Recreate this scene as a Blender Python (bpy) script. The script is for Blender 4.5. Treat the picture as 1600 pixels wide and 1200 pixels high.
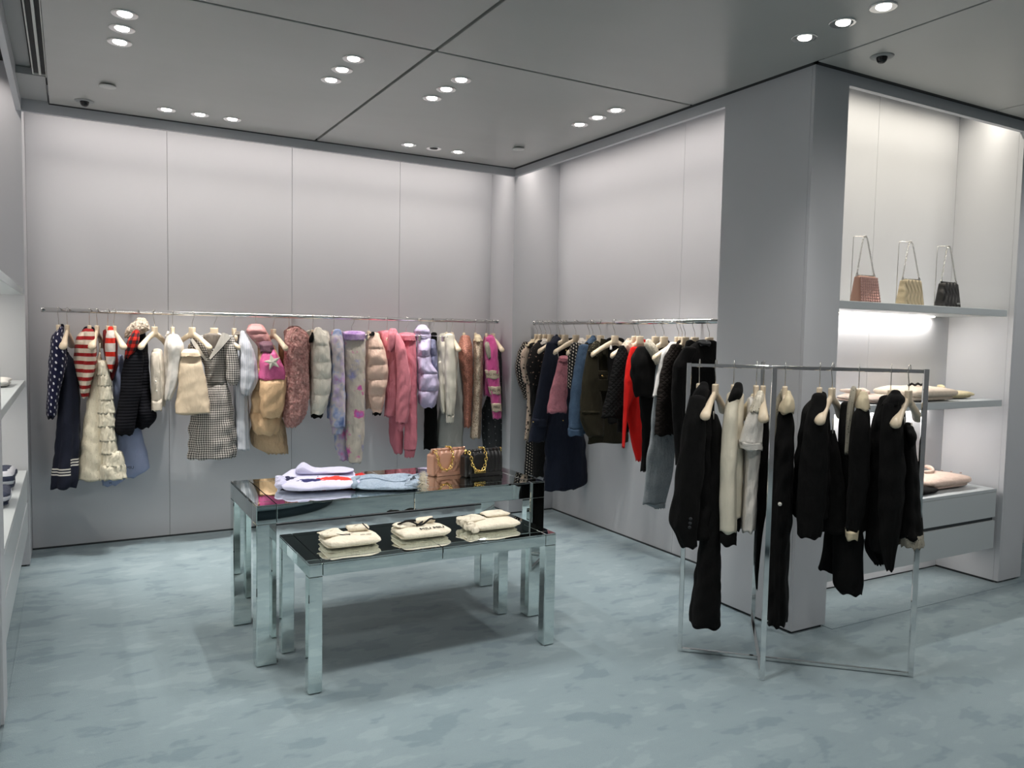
import bpy, bmesh, math, random
import numpy as np
from mathutils import Vector, Matrix

for o in list(bpy.data.objects):
    bpy.data.objects.remove(o)
S = bpy.context.scene
COL = S.collection
random.seed(7)
RNG = np.random.RandomState(11)

# ------------------------------------------------------------------ camera, world, exposure
FPX, YAW, PITCH, ROLL = 1225.5, 0.5148, 0.0634, 0.0196
CAM = np.array([-3.2903, -5.8313, 1.55])
_F = np.array([math.sin(YAW) * math.cos(PITCH), math.cos(YAW) * math.cos(PITCH), -math.sin(PITCH)])
_R0 = np.array([math.cos(YAW), -math.sin(YAW), 0.0])
_U0 = np.cross(_R0, _F)
_R = _R0 * math.cos(ROLL) + _U0 * math.sin(ROLL)
_U = -_R0 * math.sin(ROLL) + _U0 * math.cos(ROLL)
cd = bpy.data.cameras.new('camera')
cd.sensor_fit = 'HORIZONTAL'
cd.sensor_width = 36.0
cd.lens = 36.0 * FPX / 1600.0
cd.clip_start = 0.05
cam = bpy.data.objects.new('camera', cd)
COL.objects.link(cam)
cam.matrix_world = Matrix(((_R[0], _U[0], -_F[0], CAM[0]), (_R[1], _U[1], -_F[1], CAM[1]),
                           (_R[2], _U[2], -_F[2], CAM[2]), (0, 0, 0, 1)))
S.camera = cam

W = bpy.data.worlds.new('world')
S.world = W
W.use_nodes = True
W.node_tree.nodes['Background'].inputs[0].default_value = (0.75, 0.8, 0.85, 1)
W.node_tree.nodes['Background'].inputs[1].default_value = 0.05
S.view_settings.view_transform = 'Standard'
S.view_settings.look = 'None'
S.view_settings.exposure = 0.0
S.view_settings.gamma = 1.0
S.view_settings.use_curve_mapping = False

SPOT_W = 21.0         # downlights
COVE_W = 4.0         # light strips behind the valances, watts per metre
WARM = (1.0, 0.91, 0.845)
NEUT = (1.0, 0.975, 0.94)

H, HV = 2.930, 2.874          # ceiling, underside of the valances
D1, D2 = 0.415, 0.444         # depth of the wall bays
XL = -3.527                   # front plane of the left bay
YC, Y1 = -3.053, -2.429       # pillar
XC, XP, YN = 0.26, 1.917, -2.634


def area(name, loc, sx, sy, watts, col, rot=(0, 0, 0)):
    l = bpy.data.lights.new(name, 'AREA')
    l.shape = 'RECTANGLE'
    l.size, l.size_y = sx, sy
    l.energy = watts
    l.color = col
    if name == 'cove_light':
        l.spread = math.radians(145)
    o = bpy.data.objects.new(name, l)
    o.location = loc
    o.rotation_euler = rot
    COL.objects.link(o)
    return o


# light strips in the slots above the bays
area('cove_light', (XL / 2, 0.13, 3.10), 3.4, 0.05, COVE_W * 3.4, WARM, (math.radians(6), 0, 0))
area('cove_light', (0.13, -1.2, 3.10), 0.05, 2.35, COVE_W * 2.4, WARM, (0, math.radians(-6), 0))
area('cove_light', (1.09, -2.90, 3.10), 1.6, 0.05, COVE_W * 2.4, (1, 0.92, 0.78), (math.radians(6), 0, 0))
area('cove_light', (XL - 0.14, -1.1, 3.10), 0.05, 2.0, COVE_W * 2.0, WARM, (0, math.radians(6), 0))

# second area lamps added in the slots to brighten the middle of the panels
for _n in (area('wash_fill', (XL / 2, 0.10, 3.09), 3.4, 0.04, COVE_W * 3.4 * 0.55, WARM, (math.radians(11), 0, 0)),
           area('wash_fill', (0.10, -1.2, 3.09), 0.04, 2.35, COVE_W * 2.4 * 0.55, WARM, (0, math.radians(-11), 0)),
           area('wash_fill', (1.09, -2.93, 3.09), 1.6, 0.04, COVE_W * 1.9 * 0.4, (1, 0.92, 0.80), (math.radians(11), 0, 0))):
    _n.data.spread = math.radians(56)


# ------------------------------------------------------------------ helpers
def ray(px, py):
    return _F * FPX + _R * (px - 800.0) - _U * (py - 600.0)


def on(px, py, axis, v):
    d = ray(px, py)
    return CAM + d * ((v - CAM[axis]) / d[axis])


def tag(o, label=None, cat=None, group=None, kind=None):
    if label: o['label'] = label
    if cat: o['category'] = cat
    if group: o['group'] = group
    if kind: o['kind'] = kind
    return o


def link(o, parent=None):
    COL.objects.link(o)
    if parent is not None:
        o.parent = parent
    return o


def empty(name, loc=(0, 0, 0), rz=0.0):
    o = bpy.data.objects.new(name, None)
    o.empty_display_size = 0.05
    o.location = loc
    o.rotation_euler = (0, 0, rz)
    return link(o)


def mesh_obj(name, bm_or_data, mat, parent=None, smooth=False, loc=None):
    me = bpy.data.meshes.new(name)
    if isinstance(bm_or_data, tuple):
        me.from_pydata(bm_or_data[0], [], bm_or_data[1])
        me.update()
    else:
        bmesh.ops.recalc_face_normals(bm_or_data, faces=bm_or_data.faces)
        bm_or_data.to_mesh(me)
        bm_or_data.free()
    if smooth:
        for p in me.polygons:
            p.use_smooth = True
    if mat is not None:
        me.materials.append(mat)
    o = bpy.data.objects.new(name, me)
    if loc is not None:
        o.location = loc
    return link(o, parent)


def bbox(bm, lo, hi, bevel=0.0, seg=2):
    x0, y0, z0 = [min(a, b) for a, b in zip(lo, hi)]
    x1, y1, z1 = [max(a, b) for a, b in zip(lo, hi)]
    vs = [bm.verts.new(c) for c in ((x0, y0, z0), (x1, y0, z0), (x1, y1, z0), (x0, y1, z0),
                                    (x0, y0, z1), (x1, y0, z1), (x1, y1, z1), (x0, y1, z1))]
    fs = [bm.faces.new([vs[i] for i in f]) for f in
          ((0, 3, 2, 1), (4, 5, 6, 7), (0, 1, 5, 4), (1, 2, 6, 5), (2, 3, 7, 6), (3, 0, 4, 7))]
    if bevel > 0:
        es = list({e for f in fs for e in f.edges})
        bmesh.ops.bevel(bm, geom=es, offset=bevel, segments=seg, affect='EDGES', profile=0.5)
    return bm


def box(name, lo, hi, mat, parent=None, bevel=0.0, seg=2):
    bm = bmesh.new()
    bbox(bm, lo, hi, bevel, seg)
    return mesh_obj(name, bm, mat, parent)


def struct(name, lo, hi, mat, parent=None, bevel=0.0):
    o = box(name, lo, hi, mat, parent, bevel)
    if parent is None:
        o['kind'] = 'structure'
    return o


def tube_data(pts, r, n=8, closed=False):
    """verts, faces of a tube along pts (list of 3-vectors); r may be a list"""
    P = [Vector(p) for p in pts]
    m = len(P)
    rs = r if isinstance(r, (list, tuple)) else [r] * m
    verts, faces = [], []
    up = None
    for i in range(m):
        a = P[(i - 1) % m] if (i > 0 or closed) else P[0]
        b = P[(i + 1) % m] if (i < m - 1 or closed) else P[-1]
        t = (b - a)
        if t.length < 1e-9:
            t = Vector((0, 0, 1))
        t.normalize()
        if up is None:
            up = t.orthogonal().normalized()
        up = (up - t * up.dot(t))
        if up.length < 1e-6:
            up = t.orthogonal()
        up.normalize()
        w = t.cross(up)
        for k in range(n):
            q = 2 * math.pi * k / n
            verts.append(tuple(P[i] + (up * math.cos(q) + w * math.sin(q)) * rs[i]))
    for i in range(m if closed else m - 1):
        j = (i + 1) % m
        for k in range(n):
            l = (k + 1) % n
            faces.append((i * n + k, i * n + l, j * n + l, j * n + k))
    if not closed:
        faces.append(tuple(range(n - 1, -1, -1)))
        faces.append(tuple(range((m - 1) * n, m * n)))
    return verts, faces


def tube(name, pts, r, mat, parent=None, n=8, closed=False):
    return mesh_obj(name, tube_data(pts, r, n, closed), mat, parent, True)


def merge(*ds):
    V, Fc = [], []
    for v, f in ds:
        b = len(V)
        V += list(v)
        Fc += [tuple(i + b for i in q) for q in f]
    return V, Fc


def lathe_data(prof, n=24, c=(0, 0, 0)):
    V, Fc = [], []
    for r, z in prof:
        for k in range(n):
            q = 2 * math.pi * k / n
            V.append((c[0] + r * math.cos(q), c[1] + r * math.sin(q), c[2] + z))
    for i in range(len(prof) - 1):
        for k in range(n):
            l = (k + 1) % n
            Fc.append((i * n + k, i * n + l, (i + 1) * n + l, (i + 1) * n + k))
    Fc.append(tuple(range(n - 1, -1, -1)))
    Fc.append(tuple(range((len(prof) - 1) * n, len(prof) * n)))
    return V, Fc


# ------------------------------------------------------------------ materials
MATS = {}


class NT:
    def __init__(self, name):
        self.m = bpy.data.materials.new(name)
        self.m.use_nodes = True
        self.t = self.m.node_tree
        self.b = self.t.nodes['Principled BSDF']
        self._c = None

    def n(self, kind, **kw):
        nd = self.t.nodes.new(kind)
        for k, v in kw.items():
            setattr(nd, k, v)
        return nd

    def L(self, a, b):
        self.t.links.new(a, b)

    def co(self):
        if self._c is None:
            self._c = self.n('ShaderNodeTexCoord').outputs['Object']
        return self._c

    def val(self, x, sock):
        if hasattr(x, 'links'):
            self.L(x, sock)
        else:
            sock.default_value = x

    def uv(self):
        u = self.n('ShaderNodeTexCoord').outputs['UV']
        s = self.n('ShaderNodeSeparateXYZ')
        self.L(u, s.inputs[0])
        return s.outputs[0], 0.0, s.outputs[1]

    def math(self, op, a, b=0.0, c=0.0):
        nd = self.n('ShaderNodeMath', operation=op)
        for i, x in enumerate((a, b, c)):
            self.val(x, nd.inputs[i])
        return nd.outputs[0]

    def xyz(self):
        s = self.n('ShaderNodeSeparateXYZ')
        self.L(self.co(), s.inputs[0])
        return s.outputs[0], s.outputs[1], s.outputs[2]

    def comb(self, x, y, z):
        c = self.n('ShaderNodeCombineXYZ')
        for i, v in enumerate((x, y, z)):
            self.val(v, c.inputs[i])
        return c.outputs[0]

    def noise(self, scale, detail=3.0, vec=None, rough=0.55):
        nd = self.n('ShaderNodeTexNoise')
        nd.inputs['Scale'].default_value = scale
        nd.inputs['Detail'].default_value = detail
        nd.inputs['Roughness'].default_value = rough
        self.L(vec if vec is not None else self.co(), nd.inputs['Vector'])
        return nd.outputs[0]

    def vor(self, scale, vec=None, rnd=1.0, out='Distance', dim='3D'):
        nd = self.n('ShaderNodeTexVoronoi', voronoi_dimensions=dim)
        nd.inputs['Scale'].default_value = scale
        nd.inputs['Randomness'].default_value = rnd
        self.L(vec if vec is not None else self.co(), nd.inputs['Vector'])
        return nd.outputs[out]

    def mix(self, f, a, b):
        nd = self.n('ShaderNodeMix', data_type='RGBA')
        self.val(f, nd.inputs[0])
        for x, s in ((a, nd.inputs[6]), (b, nd.inputs[7])):
            if hasattr(x, 'links'):
                self.L(x, s)
            else:
                s.default_value = (x[0], x[1], x[2], 1)
        return nd.outputs[2]

    def ramp(self, f, stops, interp='LINEAR'):
        nd = self.n('ShaderNodeValToRGB')
        nd.color_ramp.interpolation = interp
        e = nd.color_ramp.elements
        while len(e) < len(stops):
            e.new(0.5)
        for q, (p, c) in zip(e, stops):
            q.position = p
            q.color = (c[0], c[1], c[2], 1)
        self.L(f, nd.inputs[0])
        return nd.outputs[0]

    def bump(self, h, strength=0.3, dist=0.01):
        nd = self.n('ShaderNodeBump')
        nd.inputs['Strength'].default_value = strength
        nd.inputs['Distance'].default_value = dist
        self.L(h, nd.inputs['Height'])
        self.L(nd.outputs[0], self.b.inputs['Normal'])

    def set(self, col=None, rough=None, metal=None, **kw):
        if col is not None:
            if hasattr(col, 'links'):
                self.L(col, self.b.inputs['Base Color'])
            else:
                self.b.inputs['Base Color'].default_value = (col[0], col[1], col[2], 1)
        if rough is not None: self.b.inputs['Roughness'].default_value = rough
        if metal is not None: self.b.inputs['Metallic'].default_value = metal
        for k, v in kw.items():
            self.b.inputs[k].default_value = v
        return self.m


def srgb(r, g, b):
    f = lambda c: (c / 255.0) / 12.92 if c <= 10 else (((c / 255.0) + 0.055) / 1.055) ** 2.4
    return (f(r), f(g), f(b))


def plain(name, col, rough=0.5, metal=0.0, **kw):
    if name not in MATS:
        MATS[name] = NT(name).set(col, rough, metal, **kw)
    return MATS[name]


def emis(name, col, strength):
    if name not in MATS:
        t = NT(name)
        t.set(col, 0.4)
        t.b.inputs['Emission Color'].default_value = (*col, 1)
        t.b.inputs['Emission Strength'].default_value = strength
        MATS[name] = t.m
    return MATS[name]


def fab(name, col=None, rough=0.88, var=0.1, bump=0.35, sc=45.0, patt=None, sheen=0.04, fine=420.0):
    """woven or knitted cloth: colour (or pattern), fine weave relief and soft creases"""
    if name in MATS:
        return MATS[name]
    t = NT(name)
    c = patt(t) if patt else None
    nz = t.noise(9.0, 4.0)
    src = c if c is not None else col
    if c is None:
        dk = tuple(v * (1 - 1.6 * var) for v in col)
        lt = tuple(min(1, v * (1 + var)) for v in col)
        src = t.mix(nz, dk, lt)
    x, y, z = t.xyz()
    crease = t.noise(sc, 3.0, t.comb(x, y, t.math('MULTIPLY', z, 0.35)))
    big = t.noise(sc * 0.33, 2.0, t.comb(x, y, t.math('MULTIPLY', z, 0.5)))
    h = t.math('ADD', t.math('ADD', t.math('MULTIPLY', crease, 0.7), t.math('MULTIPLY', big, 1.6)), t.math('MULTIPLY', t.noise(fine, 1.0), 0.2))
    t.bump(h, min(1.0, bump * 1.6), 0.016)
    t.set(src, rough)
    t.b.inputs['Sheen Weight'].default_value = sheen
    t.b.inputs['Specular IOR Level'].default_value = 0.25
    MATS[name] = t.m
    return t.m
# ------------------------------------------------------------------ surface materials
def m_wall():
    t = NT('painted_panel')
    nz = t.noise(1.3, 3.0)
    t.set(t.mix(nz, (0.515, 0.525, 0.55), (0.57, 0.58, 0.605)), 0.42)
    t.b.inputs['Specular IOR Level'].default_value = 0.35
    t.bump(t.noise(14.0, 3.0), 0.03, 0.01)
    return t.m


def m_ceiling():
    t = NT('lacquered_ceiling')
    nz = t.noise(0.9, 2.0)
    t.set(t.mix(nz, (0.37, 0.375, 0.36), (0.47, 0.475, 0.455)), 0.27)
    t.L(t.math('ADD', t.math('MULTIPLY', t.noise(0.7, 1.5, None, 0.5), 0.22), 0.22), t.b.inputs['Roughness'])
    t.b.inputs['Specular IOR Level'].default_value = 0.6
    x, y, z = t.xyz()
    t.bump(t.noise(1.6, 1.5, t.comb(t.math('MULTIPLY', x, 1.0), t.math('MULTIPLY', y, 2.2), z)), 0.10, 0.05)
    return t.m


def m_carpet():
    t = NT('cut_pile_carpet')
    x, y, z = t.xyz()
    wx = t.math('ADD', x, t.math('MULTIPLY', t.noise(2.0, 2.0), 0.25))
    v = t.comb(t.math('MULTIPLY', wx, 0.75), t.math('MULTIPLY', y, 1.35), 0.0)
    big = t.noise(4.6, 3.5, v, 0.6)
    patch = t.ramp(big, [(0.40, (0, 0, 0)), (0.44, (0.55, 0.55, 0.55)), (0.56, (0.6, 0.6, 0.6)), (0.60, (1, 1, 1))])
    sm = t.noise(12.0, 2.0, v)
    f = t.math('ADD', t.math('MULTIPLY', patch, 0.75), t.math('MULTIPLY', sm, 0.25))
    c = t.mix(f, (0.180, 0.250, 0.280), (0.315, 0.395, 0.420))
    fine = t.noise(260.0, 2.0)
    c = t.mix(t.math('MULTIPLY', fine, 0.35), c, (0.17, 0.23, 0.265))
    t.set(c, 0.95)
    t.b.inputs['Sheen Weight'].default_value = 0.25
    t.b.inputs['Specular IOR Level'].default_value = 0.1
    t.bump(t.math('ADD', t.math('MULTIPLY', fine, 0.6), t.math('MULTIPLY', big, 0.9)), 0.5, 0.012)
    return t.m


WALL = m_wall()
CEIL = m_ceiling()
CARPET = m_carpet()
DARK = plain('dark_gap', (0.012, 0.014, 0.015), 0.7)
PLINTH = plain('dark_plinth', (0.03, 0.036, 0.04), 0.5)
MIRROR = plain('mirror_glass', (0.80, 0.86, 0.84), 0.015, 1.0)
EDGE = plain('bevelled_glass_edge', (0.42, 0.52, 0.5), 0.12, 0.7)
CHROME = plain('polished_chrome', (0.80, 0.80, 0.79), 0.07, 1.0)
STEEL = plain('brushed_steel', (0.62, 0.61, 0.58), 0.25, 1.0)
CREAM = plain('cream_lacquered_wood', (0.66, 0.55, 0.40), 0.35)
GOLD = plain('gold_metal', (0.85, 0.60, 0.20), 0.22, 1.0)
SHELFM = plain('shelf_lacquer', (0.50, 0.535, 0.55), 0.4)
WHITEP = plain('white_plastic', (0.6, 0.6, 0.58), 0.4)
BLACKP = plain('black_glass', (0.01, 0.01, 0.011), 0.15)
LENS = emis('lamp_lens', (1.0, 0.95, 0.86), 14.0)
LEDM = emis('led_strip_light', (1.0, 0.92, 0.80), 9.0)

# ------------------------------------------------------------------ floor
fl = struct('floor', (-4.2, -8.6, -0.08), (4.6, 0.6, 0.0), CARPET)
box('carpet_strip', (-3.53, -8.5, 0.0), (-3.462, 0.40, 0.0022), CARPET, fl)
box('carpet_strip', (0.26, -3.10, 0.0), (4.5, -3.02, 0.0022), CARPET, fl)

# ------------------------------------------------------------------ walls with their panels
G_ = 0.0013


def wall(name, lo, hi, axis, seams, face, t=0.018):
    """backing board plus separate facing panels; axis 0 = runs along x (faces -y or +y), 1 = runs along y"""
    w = struct(name, lo, hi, DARK)
    for a, b in zip(seams[:-1], seams[1:]):
        if axis == 0:
            l, h = (a + G_, face, 0.012), (b - G_, face + t * (1 if hi[1] > face + 1e-4 else -1), 3.16)
        else:
            l, h = (face, a + G_, 0.012), (face + t * (1 if hi[0] > face + 1e-4 else -1), b - G_, 3.16)
        box('panel', l, h, WALL, w)
    return w


wall('wall_back', (XL - 0.02, D1 + 0.012, 0), (0.03, D1 + 0.12, 3.2), 0, [XL, -2.654, -1.759, -0.866, 0.0], D1)
wall('wall_right', (D2 + 0.012, -2.45, 0), (D2 + 0.12, 0.0, 3.2), 1, [-2.43, -1.597, 0.0], D2)
# corner posts (an L of two faces) between the bays
for nm, x0, x1 in (('wall_corner_right', 0.0, D2 + 0.12), ('wall_corner_left', XL - 0.56, XL)):
    w = struct(nm, (x0 + 0.02, 0.02, 0.0), (x1 - 0.02, D1 + 0.1, 3.2), DARK)
    box('panel', (x0, 0.0, 0.012), (x1, D1 + 0.1, 3.16), WALL, w)
# free-standing pillar that closes the right bay
w = struct('wall_pillar_right', (0.015, YC + 0.015, 0.0), (XC - 0.015, Y1 - 0.015, 2.93), PLINTH)
box('panel', (0.0, YC + 0.02, 0.016), (0.02, Y1, 2.950), WALL, w)
box('panel', (0.0, YC, 0.016), (XC, YC + 0.0185, 2.950), WALL, w)
box('panel', (XC - 0.02, YC + 0.02, 0.016), (XC, Y1, 2.950), WALL, w)
box('panel', (0.02, Y1 - 0.02, 0.016), (D2 + 0.1, Y1, 2.950), WALL, w)
# alcove right of the pillar
wall('wall_alcove_back', (0.2, YN + 0.012, 0), (XP + 0.05, YN + 0.1, 3.2), 0, [0.2, 1.085, XP], YN)
w = struct('wall_alcove_side', (XP + 0.012, YC + 0.02, 0.0), (2.165, YN + 0.1, 2.93), PLINTH)
box('panel', (XP, YC + 0.031, 0.016), (XP + 0.02, YN, 3.16)
    , WALL, w)
box('panel', (XP, YC, 0.016), (XP + 0.02, YC + 0.03, 2.930), WALL, w)
box('panel', (XP + 0.0215, YC, 0.016), (2.18, YC + 0.02, 2.930), WALL, w)
struct('wall_far_right', (2.3, -2.55, 0.0), (4.6, -2.45, 3.2), WALL)
struct('wall_right_end', (4.5, -8.6, 0.0), (4.6, -2.4, 3.2), WALL)
struct('wall_front', (-4.2, -8.6, 0.0), (4.6, -8.5, 3.2), WALL)
# left side: shelf bay, then a pier faced with mirror
wall('wall_left', (XL - 0.55, -2.2, 0), (XL - D2 - 0.012, 0.02, 3.2), 1, [-2.16, -1.09, 0.0], XL - D2)
w = struct('wall_left_pier', (XL - 0.55, -8.5, 0.0), (XL - 0.02, -2.16, 3.16), PLINTH)
box('panel', (XL - 0.02, -2.34, 0.016), (XL, -2.15, 2.930), WALL, w)
box('panel', (XL - D2, -2.16, 0.016), (XL - 0.0215, -2.15, 2.930), WALL, w)
box('mirror_pane', (XL - 0.02, -3.6, 0.05), (XL - 0.006, -2.345, 2.88), MIRROR, w, 0.003, 1)
box('panel', (XL - 0.02, -8.45, 0.016), (XL, -3.605, 2.930), WALL, w)

# valances over the bays
TV = 0.03
struct('trim_1', (XL, 0.0, HV), (0.0, TV, 3.0), WALL)
struct('trim_2', (0.0, Y1, HV), (TV, 0.0, 3.0), WALL)
struct('trim_3', (XC, YC, HV), (XP, YC + TV, 3.0), WALL)
struct('trim_4', (XL - TV, -2.15, HV), (XL, 0.0, 3.0), WALL)
# dark shadow-gap bases
struct('baseboard_back', (XL + 0.002, D1 - 0.004, 0.0), (-0.002, D1 + 0.005, 0.011), PLINTH)
struct('baseboard_right', (D2 - 0.004, -2.42, 0.0), (D2 + 0.005, -0.002, 0.011), PLINTH)
struct('baseboard_corner', (0.006, -0.003, 0.0), (D2 - 0.006, 0.01, 0.011), PLINTH)

# ------------------------------------------------------------------ ceiling
c0 = struct('ceiling', (-4.2, -8.6, 3.16), (4.6, 0.6, 3.24), DARK)
HT = 0.05
XS = [(-3.375, -1.7115), (-1.6925, -0.042)]
YS = [(-2.184, -0.052), (-4.32, -2.202), (-6.45, -4.332), (-8.48, -6.462)]
for (xa, xb) in XS:
    for (ya, yb) in YS:
        box('ceiling_panel', (xa, ya, H), (xb, yb, H + HT), CEIL, c0, 0.002, 1)
for (xa, xb) in ((-0.030, 1.522), (1.534, 3.1), (3.112, 4.48)):
    for (ya, yb) in ((-5.2, -3.092), (-8.48, -5.212)):
        box('ceiling_panel', (xa, ya, H), (xb, yb, H + HT), CEIL, c0, 0.002, 1)
# border strips of the ceiling beside the panels
SOFF = plain('soffit_paint', (0.33, 0.345, 0.345), 0.4)
box('border_board', (XL - 0.03, -8.48, H + 0.055), (-3.44, 0.0, H + 0.09), SOFF, c0)
box('border_board', (XL, -0.60, H + 0.012), (-3.385, -0.04, H + 0.05), SOFF, c0)
box('border_board', (-3.38, -0.048, H + 0.004), (0.0, 0.0, H + 0.05), DARK, c0)
box('border_board', (-0.034, Y1 - 0.7, H + 0.004), (0.0, -0.05, H + 0.05), DARK, c0)
box('border_board', (-0.03, -3.086, H + 0.004), (4.48, YC, H + 0.05), DARK, c0)
# long slot air outlet between the panels and the left wall
d = empty('slot_diffuser', (-3.405, -0.62, H))
tag(d, 'long two-slot black air outlet beside the left ceiling edge', 'air vent')
box('frame', (-0.050, -5.5, 0.05), (0.028, 0, 0.075), DARK, d)
for xa in (-0.0335, 0.0035):
    box('slot', (xa, -5.5, 0.020), (xa + 0.022, -0.005, 0.050), DARK, d)
box('blade', (-0.010, -5.5, 0.012), (0.002, -0.005, 0.052), WHITEP, d)
box('blade', (-0.040, -5.5, 0.012), (-0.034, -0.005, 0.052), WHITEP, d)
box('blade', (0.024, -5.5, 0.002), (0.028, -0.005, 0.052), WHITEP, d)
box('end_cap', (-0.040, -0.005, 0.012), (0.028, 0.0, 0.052), WHITEP, d)

# ------------------------------------------------------------------ ceiling fixtures
ring_d = lathe_data([(0.034, -0.001), (0.052, -0.006), (0.056, -0.004), (0.057, 0.0), (0.036, 0.0), (0.034, 0.006)], 28)
cup_d = lathe_data([(0.036, 0.001), (0.034, 0.03), (0.030, 0.031)], 28)
lens_d = lathe_data([(0.031, 0.000), (0.031, 0.004), (0.028, -0.005), (0.012, -0.008)], 28)
lens_d = lathe_data([(0.010, -0.007), (0.026, -0.004), (0.031, 0.0), (0.031, 0.004)], 28)
_me = {}


def shared(name, key, data, mat, parent, loc=(0, 0, 0), rot=(0, 0, 0)):
    if key not in _me:
        o = mesh_obj(name, data, mat, None, True)
        _me[key] = o.data
    else:
        o = link(bpy.data.objects.new(name, _me[key]))
    o.parent = parent
    o.location = loc
    o.rotation_euler = rot
    return o


LIGHTN = [0]


def downlight(x, y, label, grp, tilt=(0.0, 0.0), lit=True, power=1.0, size=100):
    r = empty('downlight', (x, y, H))
    tag(r, label, 'ceiling light', grp)
    shared('trim_ring', 'dl_ring', ring_d, CHROME, r)
    tl = math.hypot(*tilt)
    shared('lens', 'dl_lens' if lit else 'dl_lens_off', lens_d, LENS if lit else BLACKP, r, (0, 0, -0.003),
           (tilt[1] * 0.5, -tilt[0] * 0.5, 0))
    if lit:
        l = bpy.data.lights.new('downlight_lamp', 'SPOT')
        l.energy = SPOT_W * power
        l.spot_size = math.radians(size)
        l.spot_blend = 1.0
        l.shadow_soft_size = 0.028
        l.color = NEUT
        o = bpy.data.objects.new('downlight_lamp', l)
        link(o, r)
        o.location = (tilt[0] * 0.03, tilt[1] * 0.03, -0.02)
        o.rotation_euler = (tilt[1], -tilt[0], 0)
    return r


TRI = ('nearest', 'middle', 'farthest')
for gx, nm, tx in ((-3.055, 'above the left wall shelves', -0.1), (-2.01, 'above the left end of the mirrored tables', 0.0),
                   (-1.405, 'above the right end of the mirrored tables', 0.0), (-0.355, 'above the right hand clothes rail', 0.15)):
    for k, gy in enumerate((-1.87, -1.675, -1.475)):
        downlight(gx, gy, '%s of the three recessed downlights %s' % (TRI[k], nm), 'downlights in rows of three', (tx, 0.0),
                  power=1.3 if gx in (-2.01, -1.405) else (2.7 if gx > -1 else 1.1), size=62 if gx > -1 else 92)
for gx, nm in ((-2.53, 'above the striped and navy clothes by the back wall'), (-0.885, 'above the pink clothes by the back wall')):
    for k, dx in enumerate((-0.2, 0.0, 0.2)):
        off = (gx == -0.885 and dx == 0.0)
        downlight(gx + dx, -0.317, '%s of the three downlights %s%s' % (('leftmost', 'unlit middle' if off else 'middle', 'rightmost')[k], nm, ''),
                  'downlights in rows of three', (0.0, 0.10), not off, 4.6, 54)
for gx in (-0.342,):
    for k, gy in enumerate((-3.67, -3.475, -3.27)):
        downlight(gx, gy, '%s of the three downlights above the black garment rack' % TRI[k], 'downlights in rows of three', (-0.22, 0.10), power=1.1, size=92)
# the same rows go on, unseen; wide lamps beyond are added to brighten walls
for gx, gy in ((-1.405, -3.475), (-2.01, -3.475), (-3.055, -3.475), (-2.01, -5.3), (-0.342, -5.3), (1.3, -4.4), (2.6, -4.4), (1.3, -6.4)):
    l = bpy.data.lights.new('downlight_lamp', 'SPOT')
    l.energy = SPOT_W * (3.3 if gy == -3.475 else 2.2)
    l.spot_size = math.radians(104 if gy == -3.475 else 172)
    l.spot_blend = 0.8 if gy == -3.475 else 0.45
    l.shadow_soft_size = 0.12
    l.color = NEUT
    o = bpy.data.objects.new('downlight_lamp', l)
    o.location = (gx, gy, H - 0.02)
    link(o)

for x, y, lb in ((-3.185, -0.235, 'small black dome camera on the ceiling by the left wall'),
                 (0.166, -3.304, 'small black dome camera on the ceiling right of the pillar')):
    r = empty('dome_camera', (x, y, H))
    tag(r, lb, 'camera', 'dome cameras')
    shared('base_plate', 'dc_base', lathe_data([(0.052, -0.004), (0.055, 0.0), (0.04, 0.001)], 28), SOFF, r)
    shared('dome', 'dc_dome', lathe_data([(0.004, -0.034), (0.014, -0.031), (0.022, -0.022), (0.026, -0.008), (0.026, -0.002)], 24), BLACKP, r)
for x, y, lb in ((-3.076, -0.681, 'round white cover plate on the ceiling beside the left downlights'),
                 (-0.367, -0.692, 'round white cover plate on the ceiling near the room corner')):
    r = empty('sprinkler_cover', (x, y, H))
    tag(r, lb, 'sprinkler cover', 'ceiling cover plates')
    shared('plate', 'sp_plate', lathe_data([(0.042, -0.014), (0.045, -0.012), (0.045, -0.007), (0.03, -0.006)], 28), WHITEP, r)
    shared('neck', 'sp_neck', lathe_data([(0.03, -0.007), (0.03, 0.0)], 20), DARK, r)

# ------------------------------------------------------------------ alcove shelves and drawer cabinet
YF = -3.03


def shelf(name, label, lo, hi, led=None, group='alcove shelves'):
    r = empty(name, (lo[0], lo[1], lo[2]))
    tag(r, label, 'shelf', group)
    box('board', (0, 0, 0), tuple(b - a for a, b in zip(lo, hi)), SHELFM, r, 0.002, 1)
    if led:
        box('light_strip', led[0], led[1], LEDM, r)
    return r


shelf('wall_shelf', 'pale grey shelf under the three small handbags', (XC + 0.001, YF, 1.722), (1.885, YN - 0.001, 1.765),
      ((0.02, 0.365, -0.006), (1.45, 0.385, 0.0)))
shelf('wall_shelf', 'pale grey shelf holding folded cream knitwear in the alcove', (XC + 0.001, YF, 1.152), (1.885, YN - 0.001, 1.194),
      ((0.02, 0.365, -0.006), (1.45, 0.385, 0.0)))
# lamps of those strips
for z in (1.712, 1.142):
    area('shelf_light', (1.0, YN - 0.03, z), 1.4, 0.015, 7.5, (1, 0.95, 0.90), (math.radians(-10), 0, 0))


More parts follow.
